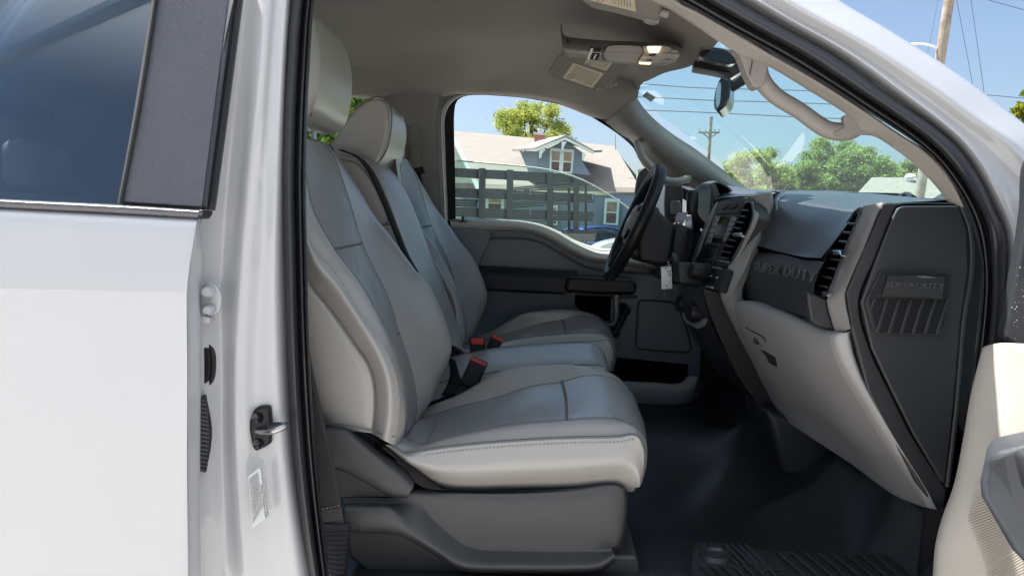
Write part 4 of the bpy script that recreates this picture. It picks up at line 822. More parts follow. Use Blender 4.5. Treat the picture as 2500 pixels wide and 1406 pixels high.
O('end_access_panel', [plate(R(1.258, EPi), .02)], endp, D, bevel=.003, segs=2)
O('panel_gap', tube(R(1.264, "2345,500 2206,500 2190,506 2176,532 2137,632 2098,738 2124,852 2176,962 2226,1062 2308,1190"), .0018, 120, 5), void, D)
O('end_cap_rim', [tube(R(1.262, "2346,500 2368,565 2371,656 2352,784 2336,976 2312,1187"), .0045, 60, 8)], dark, D)
O('side_vent_recess', [plate(R(1.252, "2149,664 2154,660 2316,668 2323,675 2316,730 2306,812 2298,822 2140,816 2133,806 2114,745 2117,728"), .003)], dark, D, bevel=.001)
O('side_vent_hole', [plate(R(1.2505, "2122,728 2310,734 2304,790 2292,815 2146,812 2138,795"), .003)], black, D)
O('side_vent_slat', [plate(R(1.249, f"{2135+i*29.5},{728} {2141+i*29.5},{729} {2108+i*29.5+8},{815 if i else 780} {2108+i*29.5},{813 if i else 770}"), .02) for i in range(1, 7)] + [plate(R(1.249, "2134,728 2140,728 2128,758 2126,750"), .02)], endp, D, bevel=.001)
BP_ = O('badge_plate', [surf([R(1.252, "2152,663 2318,670"), R(1.236, "2164,672 2308,677"), R(1.234, "2166,676 2306,681"), R(1.234, "2154,716 2302,724"), R(1.236, "2150,722 2304,730"), R(1.252, "2124,722 2314,731")], 4, 2, lin=True),
        plate([P(2152, 663, 1.252), P(2164, 672, 1.236), P(2150, 722, 1.236), P(2124, 722, 1.252)], .002), plate([P(2318, 670, 1.252), P(2308, 677, 1.236), P(2304, 730, 1.236), P(2314, 731, 1.252)], .002)], endp, D)
O('badge_lettering', text_geo('SUPERDUTY', P(2160, 700, 1.233), P(2304, 705, 1.233), P(2163, 688, 1.233), .0016), letm, BP_)
# glove box
gl = [R(1.78, "1820,740 1800,735 1792,745 1796,775 1812,820 1835,872 1868,935 1895,985 1912,1022"),
      R(1.70, "1850,735 1826,736 1814,748 1820,785 1838,835 1865,890 1900,955 1932,1005 1955,1052"),
      R(1.55, "1920,754 1898,758 1884,770 1888,810 1910,870 1945,935 1990,1005 2035,1060 2075,1130"),
      R(1.40, "2000,790 1978,788 1964,800 1966,845 1990,905 2035,985 2090,1070 2140,1140 2178,1205"),
      R(1.30, "2060,812 2040,810 2026,822 2030,850 2055,912 2108,1000 2170,1100 2225,1180 2262,1240"),
      R(1.275, "2068,812 2052,812 2042,818 2045,845 2070,905 2122,995 2184,1098 2240,1182 2272,1252"),
      R(1.268, "2076,808 2070,810 2072,830 2082,870 2105,930 2155,1020 2215,1120 2262,1195 2288,1245"),
      R(1.30, "2078,808 2078,815 2080,840 2090,880 2115,935 2165,1025 2225,1125 2270,1200 2292,1245")]
gbs = surf(gl[:5], 60, 6); GB = O('glove_box', gbs, glovem, D)
O('glove_box_edge', surf(gl[4:], 60, 6), glovel, GB)
O('glove_box_underside', surf([[r[-1] for r in gl[:5]], [r[-1]+Vector((.10, 0, .0)) for r in gl[:5]]], 30, 2), dark, GB)
O('glove_shelf', surf([R(1.85, "1826,738 1850,735,1.78 1920,754,1.60 2000,790,1.44 2060,812,1.32"), R(1.98, "1838,725 1870,733,1.90 1930,748,1.72 1988,775,1.54 2040,800,1.42")], 30, 3), glovem, GB)
O('latch_outline', [tube(hit(gbs, '1821,799 1840,810 1861,821 1866,826 1869,834', .0), .0016, 20, 6)], void, GB)
O('latch_recess', [plate(hit(gbs, '1845,863 1862,854 1893,872 1898,896 1884,890', .0012), Vector((.001, .001, 0)))], endp, GB)
O('key_cylinder', lathe(hit(gbs, '1848,830', 0)[0], (-.8, -.5, .2), [(.002, .001), (.007, .001), (.009, .002), (.010, -.004)], 16), endp, GB)
O('lower_black_gap', surf([R(1.30, "2072,808 2090,870 2130,960 2200,1085 2270,1200"), R(1.33, "2090,808 2106,870 2144,960 2214,1085 2280,1200")], 30, 2), void, D)
O('heater_duct', [plate(R(1.75, "1870,1000 1960,1030 2010,1060 2075,1130 2040,1152 2000,1163 1950,1165 1912,1160 1893,1080"), .22)], dark, D, bevel=.015, segs=3)
# ---------- steering
SC_ = P(1548, 545, 2.33); upd = (P(1610, 412, 2.33)-P(1486, 678, 2.33)); WR = upd.length/2-.006; upd.normalize()
axis = Vector((0, 1, 0)).cross(upd).normalized()
if axis.x > 0: axis = -axis           # towards the driver
SW = E('steering_wheel', SC_, T)
ring = [SC_+upd*(WR*math.sin(t))+Vector((0, 1, 0))*(WR*math.cos(t)) for t in [2*PI*i/48 for i in range(48)]]
O('wheel_rim', tube(ring, .0185, 96, 14, closed=True), black, SW)
hubc = SC_+axis*.005
hub = [hubc+upd*(.085*math.sin(t)*(1+.15*math.cos(2*t)))+Vector((0, 1, 0))*(.10*math.cos(t)) for t in [2*PI*i/40 for i in range(40)]]
HB = O('wheel_hub', [plate(hub, axis*-.055), plate([hubc+(h-hubc)*.8+axis*.012 for h in hub], axis*-.05)], black, SW, bevel=.01, segs=3)
OO('wheel_spoke', [tube([SC_-axis*.01+Vector((0, s*.07, 0)), SC_+Vector((0, s*.12, 0)), SC_+Vector((0, s*WR, 0))], .022, 10, 10, flat=.5, ref=upd) for s in (-1, 1)] + [tube([SC_-axis*.01-upd*.06+Vector((0, s*.05, 0)), SC_-upd*WR*.95+Vector((0, s*.06, 0))], .014, 10, 10, flat=.6) for s in (-1, 1)], black, SW)
O('spoke_button', [plate([SC_+axis*.03+Vector((0, -.115+dy_, 0))+upd*a for dy_, a in ((0, .03), (.03, .03), (.03, -.03), (0, -.03))], axis*-.03)], gtrim, SW, bevel=.003)
O('wheel_badge', lathe(hubc+axis*.012, axis, [(.001, .006), (.018, .005), (.022, 0)], 24), chrome, SW)
COL = O('column_shroud', [plate(R(2.20, "1572,500 1600,505 1640,545 1652,556 1640,640 1620,652 1560,640 1556,590"), .26)], black, T, bevel=.02, segs=4)
O('column_cover', [plate(R(2.24, "1640,548 1660,545 1700,562 1700,610 1690,660 1668,700 1630,690 1600,672 1604,640 1636,610"), .2)], dark, COL, bevel=.018, segs=4)
O('ignition_ring', lathe(P(1637, 636, 2.235), (-.55, -.8, .1), [(.012, .012), (.020, .012), (.023, .004), (.025, -.01)], 24), gtrim, COL)
O('ignition_bore', lathe(P(1637, 636, 2.23), (-.55, -.8, .1), [(.013, .013), (.013, .0)], 24), void, COL)
O('gear_lever', [tube(R(2.22, "1700,560,2.3 1697,530 1692,500"), .010, 8, 8), lathe(P(1690, 496, 2.22), (.02, 0, 1), [(.012, -.035), (.016, -.03), (.0175, .0), (.017, .028), (.010, .038)], 20)], black, COL)
O('turn_stalk', [plate(R(2.2, "1648,535 1655,520 1680,517 1676,530 1668,548 1662,549 1660,540 1652,548"), .02)], mat('stalk_grey', (.2, .2, .25), .4), COL, bevel=.003)
CLH = O('cluster_hood', [surf([R(2.58, "1700,530 1698,480 1702,462 1722,450 1745,448 1765,456 1790,470"), R(2.40, "1705,520 1705,478 1712,460 1732,448 1752,448 1770,458 1800,474"), R(2.20, "1735,560 1742,520 1742,480 1740,456 1750,448 1775,460 1792,482")], 40, 6)], darkpad, D, thick=.006)
O('cluster_face', [plate(R(2.62, "1690,560 1692,470 1720,455 1745,455 1750,500 1740,570"), .02)], mat('cluster_brown', (.05, .035, .028), .4), CLH)
O('cluster_bezel', [plate(R(2.19, "1732,450 1748,450 1760,482 1762,500 1746,512 1742,480"), .01)], endp, CLH, bevel=.003)
O('vent_knob', ball(P(1712, 563, 2.15), .006), chrome, D)

O('far_kick_panel', plate(R(2.80, '1560,560 2300,560 2300,1150 1560,1150'), .02), black, T)
# ================================================================== FLOOR
def floor_z(x, y):
    z = -.615
    z += max(0, x-.60)*1.0 + (max(0, x-.52)**2)*.5
    z += .07*math.exp(-((y-2.0)/.22)**2)*min(1, max(0, (x+.1)*3))
    z += .018*math.sin(9*x+5*y)*math.exp(-((x-.55)/.25)**2)+.012*math.sin(16*y-7*x)*math.exp(-((x-.6)/.3)**2)
    for (cx, cy_, s, a, an) in ((.45, 1.72, .05, .035, .9), (.62, 1.62, .05, .03, .3), (.56, 1.9, .06, .03, .6), (.75, 1.5, .05, .03, 1.0), (.68, 1.38, .045, .025, .4)):
        u = (x-cx)*math.cos(an)+(y-cy_)*math.sin(an); v = -(x-cx)*math.sin(an)+(y-cy_)*math.cos(an)
        z += 1.5*a*math.exp(-(u/(s*3))**2-(v/s)**2)
    return z
fl = []
for i in range(90):
    x = -1.85+i*(2.95/89); fl.append([Q(x, 1.16+j*(1.60/70), floor_z(x, 1.16+j*(1.60/70))) for j in range(71)])
O('cab_floor', grid(fl), vinyl, T)
O('kick_panel', plate(R(1.24, "2262,1240 2300,1250 2325,1230 2310,1470 2236,1470"), .008), black, T)
O('door_sill', [plate(R(1.17, "860,1475 2300,1475 2300,1600 860,1600"), .12)], dark, T, bevel=.01)
# ================================================================== OPEN FRONT DOOR (near, right edge)
ND = E('front_door', Q(.7, 1.1, -.5), T)
cl = [R(1.09, "2404,866 2378,960 2358,1070 2336,1180 2306,1265 2290,1330 2284,1406 2280,1470"),
      R(1.06, "2397,853 2371,955 2351,1070 2329,1180 2299,1265 2283,1330 2277,1406 2273,1470"),
      R(1.03, "2408,844 2385,955 2364,1070 2343,1180 2315,1265 2298,1330 2292,1406 2288,1470"),
      R(0.98, "2455,837 2446,955 2430,1070 2420,1180 2410,1265 2400,1330 2392,1406 2390,1470"),
      R(0.92, "2520,850 2520,955 2520,1070 2520,1180 2520,1265 2520,1330 2520,1406 2520,1470"),
      R(0.80, "2700,880 2700,955 2700,1070 2700,1180 2700,1265 2700,1330 2700,1406 2700,1470")]
O('door_trim', [surf(cl, 40, 6)], doorp, ND, thick=.02, off=-1)
gp = R(1.0, "2382,1163,1.035 2370,1172,1.04 2357,1215,1.045 2342,1262,1.05 2328,1310,1.055 2316,1360,1.055 2309,1410,1.055 2304,1470,1.055")
O('speaker_frame', tube([v+Vector((0, -.012, 0)) for v in gp], .004, 50, 8), doorp, ND)
O('speaker_frame_ridge', tube([v+Vector((.002, -.010, -.0)) for v in R(1.0, "2382,1163,1.03 2392,1178,1.02 2405,1210,1.005 2425,1250,.99 2460,1330,.97 2490,1400,.94")], .004, 30, 8), doorp, ND)
ribs = []
def cpt(x, y):   # point on the trim surface seen at a pixel
    t = min(max((x-2300)/200, 0), 1.2); return P(x, y, 1.05-.13*t-.006)
for k in range(44):
    y0 = 1180+k*7.4; xa = 2372-(y0-1180)*.215+2 if y0 < 1400 else 2324-(y0-1400)*.1; xa += 6
    w = 26+k*6; xb = min(xa+w, 2500)
    ribs.append(tube([cpt(xa, y0+6), cpt((xa+xb)/2, y0-(xb-xa)*.16+4), cpt(xb, y0-(xb-xa)*.42+6)], .0011, 10, 6))
O('speaker_ribs', ribs, doorp, ND)
O('door_armrest', [plate([P(x, y, Y) for x, y, Y in ((2440, 1098, .86), (2500, 1086, .84), (2620, 1082, .8), (2760, 1300, .78), (2760, 1560, .78), (2600, 1480, .80), (2470, 1345, .84), (2396, 1215, .87), (2392, 1180, .87), (2402, 1130, .87), (2415, 1110, .87))], Vector((.062, .10, -.01)))], slate, ND, bevel=.010, segs=4)
O('armrest_pad', [plate([P(x, y, Y) for x, y, Y in ((2490, 1112, .835), (2600, 1100, .79), (2700, 1250, .77), (2700, 1400, .77), (2520, 1200, .82))], Vector((.004, .03, 0)))], endp, ND, bevel=.004)
speck = mat('speckled_black', (.02, .022, .026), .35, var=.2, vscale=10)
SPN = O('sail_panel', plate(cr([P(x, y, 1.02) for x, y in ((2525, 380), (2505, 520), (2490, 620), (2474, 700), (2462, 770), (2453, 826), (2464, 834), (2497, 850), (2620, 880), (2640, 400))], 60, True), .02), speck, ND, bevel=.004)
# the rest of the open door, reaching out past the camera's right
ext = [(0.62, .80), (.585, .5), (.55, .2), (.52, -.05)]
O('door_trim_rear', surf([[Q(x, y, z) for z in (-.20, -.16, -.4, -.6, -.85)] for x, y in ext], 20, 4), doorp, ND, thick=.02, off=-1)
O('door_shell', surf([[Q(x+.09, y, z) for z in (0, -.2, -.5, -.9)] for x, y in [(.66, 1.05)]+ext], 16, 4), white, ND, thick=.01)
O('window_frame', tube([Q(.70, 1.05, -.02), Q(.60, .9, .2), Q(.50, .55, .46), Q(.46, .2, .52), Q(.44, -.02, .50), Q(.50, -.06, .0)], .025, 40, 8), black, ND)
dots = []
for i in range(20):
    x = random.uniform(2468, 2500); y = random.uniform(640, 838)
    if x > 2500-(y-545)*.17+4: dots.append(ball(P(x, y, 1.0185), random.uniform(.0003, .0008), 6))
O('dust_specks', dots, whitel, SPN)
O('outer_skin', plate([P(2560, 400, 1.12), P(2450, 900, 1.14), P(2420, 1470, 1.14), P(2760, 1470, .84), P(2760, 900, .84)], Vector((.03, .03, 0))), white, ND)

# ================================================================== LOOSE THINGS IN THE CAB
def PZ(px, py, z):
    d = ray(px, py); return C0 + d*(z/d.z)
def mp(px, py, dz=0.0): 
    v = PZ(px, py, -.585); v.z = CAMZ-.585+dz; return v
FMT = E('floor_mat', mp(1950, 1400), None, 'ribbed black rubber floor mat lying on the passenger footwell floor', 'floor mat')
FMT.name = 'floor_mat'
mo = [mp(*p) for p in ((1694, 1334), (1712, 1322), (1770, 1322), (1800, 1332), (1880, 1340), (1960, 1350), (2080, 1352), (2180, 1345), (2236, 1330), (2244, 1400), (2240, 1520), (1690, 1520), (1686, 1400))]
WL[FMT.name] = mp(1950, 1400)
O('mat_base', plate(cr(mo, 80, True), Vector((0, 0, -.014))), matm, FMT, bevel=.003)
g = []
for k in range(10):
    x = 1900+k*33; g.append(tube([mp(x, 1356+abs(k-5)*-1.0, .002), mp(x+55, 1400, .002), mp(x+140, 1470, .002)], .0042, 8, 6))
for k in range(8):
    x = 1702+k*17; g.append(tube([mp(x, 1330 if k < 5 else 1336, .002), mp(x+4, 1340, .002)] if k < 3 else [mp(x, 1332, .002), mp(x+34, 1366, .002), mp(x+50, 1382, .002)], .0035, 6, 6))
for k in range(7):
    x = 1712+k*26; g.append(tube([mp(x, 1384, .002), mp(x+30, 1412, .002), mp(x+60, 1450, .002)], .004, 6, 6))
O('mat_ribs', g, matm, FMT)
O('mat_fastener', [lathe(mp(1748, 1358, .0), (0, 0, 1), [(.002, .004), (.018, .003), (.022, .008), (.027, .008), (.031, .001), (.032, -.002)], 28)], matm, FMT)
O('mat_panel', plate([mp(*p) for p in ((1800, 1345), (1872, 1345), (1925, 1392), (1848, 1396))], Vector((0, 0, .003))), matm, FMT, bevel=.001)
# dust on the vinyl
# key tag
KT = E('key_tag', P(1627, 650, 2.17), None, 'white paper key tag marked DT hanging from the ignition key', 'key tag')
O('tag_card', plate(R(2.17, "1614,651 1640,651 1641,705 1615,706"), .0015), tagm, KT, bevel=.0005)
O('tag_lettering', text_geo('DT', P(1630, 660, 2.169), P(1630.5, 675, 2.169), P(1637.5, 660, 2.169), .0004), ink, KT)
O('tag_hole', [lathe(P(1626, 655, 2.169), (0, -1, 0), [(.0022, 0), (.0022, .0006)], 12), lathe(P(1627, 698, 2.169), (0, -1, 0), [(.0022, 0), (.0022, .0006)], 12)], void, KT)
O('tag_ring', tube([P(x, y, 2.168) for x, y in ((1620, 642), (1626, 637), (1632, 641), (1633, 652), (1626, 656), (1619, 652))], .0007, 30, 5, closed=True), steel, KT)
O('key_blade', [plate(R(2.17, "1624,640 1632,632 1644,628 1646,634 1636,640 1630,646"), .004)], black, KT, bevel=.001)
O('tag_string', tube(R(2.17, "1622,704 1623,716 1620,724 1625,733"), .0009, 16, 5), thread, KT)

# ================================================================== OUTSIDE
asph = mat('asphalt', (0.16, 0.155, 0.145), .9, bump=.5, bscale=60, var=.12, vscale=.6)
gm = asph
O('ground', [([Vector((-600, -600, 0)), Vector((600, -600, 0)), Vector((600, 600, 0)), Vector((-600, 600, 0))], [(0, 1, 2, 3)])], mat('parking_ground', (0.42, 0.395, 0.365), .9, bump=.5, bscale=50, var=.08, vscale=.5), None, kind='structure', smooth=False)
O('lawn', [([Vector((-60, 24, .004)), Vector((90, 24, .004)), Vector((90, 140, .004)), Vector((-60, 140, .004))], [(0, 1, 2, 3)])], mat('lawn_grass', (0.06, 0.10, 0.03), .95, var=.3, vscale=.8), None, kind='structure', smooth=False)
shing = mat('roof_shingles', (.19, .175, .145), .9, bump=.4, bscale=8, var=.12, vscale=3.5)
def brickmat(name, c1, c2, cm, scale, w=.5, h=.25, mort=.02, rough=.9):
    m = bpy.data.materials.new(name); m.use_nodes = True; nt = m.node_tree; b = nt.nodes['Principled BSDF']; b.inputs['Roughness'].default_value = rough
    tc = nt.nodes.new('ShaderNodeTexCoord'); mp_ = nt.nodes.new('ShaderNodeMapping'); mp_.inputs['Rotation'].default_value = (PI/2, 0, 0)
    br = nt.nodes.new('ShaderNodeTexBrick'); br.inputs['Color1'].default_value = (*c1, 1); br.inputs['Color2'].default_value = (*c2, 1); br.inputs['Mortar'].default_value = (*cm, 1)
    br.inputs['Scale'].default_value = scale; br.inputs['Brick Width'].default_value = w; br.inputs['Row Height'].default_value = h; br.inputs['Mortar Size'].default_value = mort
    nt.links.new(tc.outputs['Object'], mp_.inputs[0]); nt.links.new(mp_.outputs[0], br.inputs[0]); nt.links.new(br.outputs[0], b.inputs['Base Color']); return m
roofm = brickmat('roof_tiles', (.19, .178, .158), (.172, .162, .144), (.15, .14, .125), 1.0, .35, .09, .008)
brick = brickmat('red_brick', (.42, .12, .08), (.32, .09, .06), (.4, .36, .32), 3.0)
siding = mat('blue_siding', (.15, .20, .255), .7, var=.05)
trimw = mat('white_trim', (.5, .59, .57), .6, var=.03)
cream = mat('cream_soffit', (.62, .60, .40), .7)
curtain = mat('window_curtain', (.25, .20, .15), .5, var=.3, vscale=5)
darkwin = mat('window_dark', (.10, .07, .07), .15, var=.3)
def quad(a, t): return plate(a, t)
H = E('blue_house', (3, 37, 0), None, 'blue two-storey house with grey shingled roof and a front dormer, beyond the far window', 'house')
O('roof', [plate([P(1030, 458, 36), P(1172, 460, 36), P(1565, 470, 34.6), P(1500, 366, 39), P(1400, 356, 39.6), P(1087, 327, 41)], Vector((0, .15, .22)))], roofm, H, smooth=False)
O('roof_rear', plate([P(1087, 327, 41), P(1500, 366, 39), P(1585, 470, 46), P(1000, 460, 46)], Vector((0, .1, .1))), roofm, H, smooth=False)
O('rake_board', [plate([P(1105, 338, 35.9), P(1113, 338, 35.9), P(1178, 470, 34.9), P(1166, 470, 34.9)], .12)], trimw, H)
O('soffit', [plate(R(35, "1165,464 1570,470 1560,478 1165,472"), .6)], cream, H)
O('front_wall', [plate([P(1130, 462, 36), P(1562, 474, 34.8), Vector((P(1562, 474, 34.8).x, 34.8, 0)), Vector((P(1130, 462, 36).x, 36, 0))], 6)], siding, H)
O('gable_wall', plate([P(1060, 330, 36.2), P(1112, 360, 36.2), P(1165, 465, 36.2), P(1160, 540, 36.2), P(1000, 540, 36.2)], .2), mat('pale_siding', (.40, .46, .42), .7), H)
def win(q, Y, par, panes=2, cols=1):
    fr = O('window', plate(R(Y, q), .08), trimw, par)
    p = [tuple(float(a) for a in t.split(',')) for t in q.split()]
    def ip(u, v):
        a = [p[0][i]+(p[1][i]-p[0][i])*u for i in (0, 1)]; b = [p[3][i]+(p[2][i]-p[3][i])*u for i in (0, 1)]
        return P(a[0]+(b[0]-a[0])*v, a[1]+(b[1]-a[1])*v, Y-.01)
    for c in range(cols):
        u0 = (c+.0)/cols+.14/cols*1.2; u1 = (c+1)/cols-.14/cols*1.2
        O('curtain', plate([ip(u0, .13), ip(u1, .13), ip(u1, .50), ip(u0, .50)], .03), curtain, fr)
        O('pane', plate([ip(u0, .55), ip(u1, .55), ip(u1, .93), ip(u0, .93)], .03), darkwin, fr)
win("1477,484 1513,486 1509,550 1473,548", 34.7, H)
win("1186,470 1232,471 1230,520 1184,519", 35.5, H)
win("1340,500 1362,501 1361,550 1339,549", 35.2, H)
DR = O('dormer_wall', [plate([P(1317, 372, 35), P(1380, 343, 35), P(1424, 374, 35), P(1422, 395, 35), P(1446, 432, 35), P(1300, 432, 35)], 3.0), plate([P(1268, 367, 36.8), P(1317, 371, 35), P(1317, 420, 35), P(1290, 420, 36)], Vector((.3, .2, 0)))], siding, H)
O('dormer_roof', [plate([P(1251, 370, 36.6), P(1307, 366, 34.5), P(1382, 335, 34.5), P(1335, 342, 39)], Vector((0, 0, .10))), plate([P(1382, 335, 34.5), P(1450, 373, 34.5), P(1470, 372, 37), P(1335, 342, 39)], Vector((0, 0, .10)))], roofm, H, smooth=False)
O('barge_board', [plate(R(34.4, "1307,364 1381,336 1452,372 1449,376 1380,342 1308,370"), .12)], trimw, H)
win("1343,361 1402,366 1397,424 1341,422", 34.95, H, cols=2)
O('eave_bracket', [plate(R(34.45, a), .15) for a in ("1316,365 1331,362 1331,366 1323,376 1321,386 1316,386", "1371,346 1384,346 1377,357 1375,367 1371,366", "1421,373 1431,376 1426,388 1421,392")], trimw, H)
O('rafter_tail', [plate(R(35.4-i*.25, f"{1264+i*10.5},{369-i*1.2} {1268+i*10.5},{369-i*1.2} {1268+i*10.5},{373-i*1.2} {1265+i*10.5},{373-i*1.2}"), .1) for i in range(4)], trimw, H)
CHM = O('chimney', plate(R(38.6, "1304,326 1329,329 1328,352 1305,352"), .6), brick, H, smooth=False)
O('chimney_cap', [plate(R(38.55, "1302,323 1331,326 1330,331 1303,329"), .7), lathe(P(1317, 324, 38.9), (0, 0, 1), [(.09, 0), (.09, .12), (.13, .12), (.13, .2), (.03, .22)], 12)], mat('cap_metal', (.45, .45, .47), .4), CHM)
O('satellite_dish', [lathe(P(1567, 429, 33), (-.5, -.9, .4), [(.02, .0), (.15, -.02), (.26, -.07), (.30, -.12)], 24), tube([P(1567, 429, 33), P(1575, 450, 33), P(1580, 500, 33)], .03, 6, 6)], mat('dish_grey', (.35, .36, .36), .5), H)
O('antenna', tube(R(36, "1502,366 1502,328"), .03, 3, 5), mat('pole_grey', (.4, .4, .4), .5), H)

# stake bed truck with slatted racks
SKm = mat('stake_black', (.022, .026, .032), .45, var=.15); 
SK = E('stake_bed_truck', (-.8, 8.6, 0), None, 'dark slatted stake bed of a truck parked beyond the far window', 'truck')
def yy(x): return 8.0+(x-1110)/340*.9
def rk(x, y, d=0): return P(x, y, yy(x)+d)
for (y0l, y0r, xl, xr_, n, st) in ((409, 428, 1090, 1452, 4, 5.6), (458, 474, 1090, 1452, 4, 5.8), (484, 488, 1060, 1168, 3, 6.2), (505, 518, 1090, 1452, 4, 5.9), (560, 562, 1090, 1452, 4, 6.2), (610, 608, 1090, 1452, 4, 6.5)):
    g = []
    for k in range(n):
        a, b = rk(xl, y0l+k*st), rk(xr_-random.uniform(0, 5), y0r+k*st)
        v = Vector((0, .03, 0)); h_ = Vector((0, 0, -.0245)); g.append(plate([a, b, b+h_, a+h_], v))
    for s in g: O('rack_slat', s, SKm, SK, bevel=.002)
for x0, x1 in ((1169, 1185), (1237, 1253), (1336, 1351), (1400, 1414)):
    O('rack_post', plate([rk(x0, 408+(x0-1110)*.056-1, -.05), rk(x1, 408+(x1-1110)*.056-1, -.05), rk(x1-1, 640, -.05), rk(x0-1, 640, -.05)], .05), SKm, SK, bevel=.004)
g = []
for (xa, ya, xb, yb) in ((1250, 460, 1400, 446), (1256, 464, 1400, 451), (1280, 467, 1400, 456), (1250, 495, 1400, 486), (1250, 501, 1400, 491), (1250, 507, 1400, 497), (1280, 541, 1400, 538), (1090, 428, 1170, 436)):
    O('cross_slat', tube([P(xa, ya, yy(xa)+.15), P(xb, yb, yy(xb)+.9)], .009, 3, 6), SKm, SK)
for (x, ya, yb) in ((1430, 452, 640), (1389, 460, 640), (1283, 462, 488)):
    O('rear_post', plate([P(x-3, ya, 9.5), P(x+3, ya, 9.5), P(x+3, yb, 9.5), P(x-3, yb, 9.5)], .05), SKm, SK)
O('rack_bracket', [tube([P(x, y, yy(x)-.03), P(x, y+14, yy(x)-.03)], .006, 3, 6) for x, y in ((1294, 462), (1294, 512), (1447, 474))], steel, SK)
zz = rk(1250, 640).z
O('flat_deck', box((-.6, 9.1, zz-.1), (3.6, 1.9, .16)), SKm, SK, bevel=.01)
O('truck_cab', [box((-3.4, 9.1, zz+.1), (1.6, 1.9, 1.5)), box((-4.5, 9.1, zz-.3), (1.0, 1.8, .7))], white, SK, bevel=.12, segs=3)
for x in (-4.3, .6):
    for y in (8.3, 9.9): O('wheel', lathe((x, y, .42), (0, 1, 0), [(.2, -.13), (.4, -.13), (.42, -.09), (.42, .09), (.4, .13), (.2, .13)], 24), rubber, SK)
# parked cars
def car(name, loc, rz, paint, glassm, label, prof=None):
    c = E(name, loc, None, label, 'car'); Mx = Matrix.Rotation(rz, 3, 'Z'); L0 = Vector(loc)
    def t(x, y, z): return L0+Mx @ Vector((x, y, z))
    def row(y, zs): return [t(x, y, z) for x, z in zs]
    lo = [(-2.25, .35), (-2.28, .62), (-2.1, .85), (-1.3, .92), (0, .95), (1.0, .93), (1.9, .80), (2.25, .65), (2.3, .4), (2.2, .25)]
    O('body', [surf([row(-.84, [(x, min(z, .55)) for x, z in lo]), row(-.90, [(x*.985, z*.97) for x, z in lo]), row(-.80, lo), row(0, [(x*1.03, z+.03) for x, z in lo]), row(.80, lo), row(.90, [(x*.985, z*.97) for x, z in lo]), row(.84, [(x, min(z, .55)) for x, z in lo])], 40, 5),
               *[plate([t(-2.2, y, .28), t(2.2, y, .25), t(2.25, y, .6), t(1.9, y, .78), t(1., y, .9), t(-1.3, y, .9), t(-2.1, y, .82)], Mx @ Vector((0, .03 if y < 0 else -.03, 0))) for y in (-.875, .875)]], paint, c)
    gh_ = [(-1.75, .92), (-1.2, 1.34), (-.5, 1.43), (.1, 1.40), (.55, 1.22), (1.0, .94)]
    O('cabin', surf([row(-.80, [(x, .93) for x, z in gh_]), row(-.74, [(x, .92+(z-.92)*.6) for x, z in gh_]), row(-.62, gh_), row(0, [(x, z+.03) for x, z in gh_]), row(.62, gh_), row(.74, [(x, .92+(z-.92)*.6) for x, z in gh_]), row(.80, [(x, .93) for x, z in gh_])], 30, 4), glassm, c)
    O('roof', surf([row(-.60, [(-1.25, 1.345), (-.5, 1.45), (.15, 1.41)]), row(0, [(-1.25, 1.39), (-.5, 1.485), (.15, 1.44)]), row(.60, [(-1.25, 1.345), (-.5, 1.45), (.15, 1.41)])], 14, 5), paint, c, thick=.02)
    O('window_pillar', [tube([t(1.0, s*.79, .95), t(.6, s*.70, 1.22), t(.1, s*.62, 1.41), t(-.5, s*.62, 1.45), t(-1.2, s*.62, 1.35), t(-1.75, s*.79, .93)], .035, 20, 6) for s in (-1, 1)]+[tube([t(-.4, s*.80, .93), t(-.4, s*.63, 1.43)], .03, 4, 6) for s in (-1, 1)], paint, c)
    for x in (-1.4, 1.42):
        for y in (-.82, .82):
            w = O('wheel', lathe(t(x, y, .33), Mx @ Vector((0, 1, 0)), [(.2, -.1), (.31, -.11), (.33, -.08), (.33, .08), (.31, .11), (.2, .1)], 24), rubber, c)
            O('rim', lathe(t(x, y, .33), Mx @ Vector((0, 1, 0)), [(.05, -.10), (.19, -.09), (.21, -.115), (.21, .115), (.19, .09), (.05, .1)], 20), steel, w)
    for y in (-.62, .62): O('headlight', ball(t(2.17, y, .64), .13, 10, (.6, 1, .6)), whitel, c)
    return c
carglass = mat('car_glass', (.03, .04, .05), .08)
bluep = mat('blue_car_paint', (.02, .06, .28), .3, coat=1)
c_ = car('blue_car', (P(1470, 600, 31).x, 31, 0), math.radians(28), bluep, carglass, 'blue car parked in front of the blue house')
c_.scale = (1.13, 1.13, 1.13)
c_ = car('white_car', (P(1449, 600, 26).x+2.25*1.42, 26, 0), math.radians(180), white, carglass, 'white car whose front end shows between the stake bed truck and the steering wheel')
c_.scale = (1.42, 1.42, 1.42)

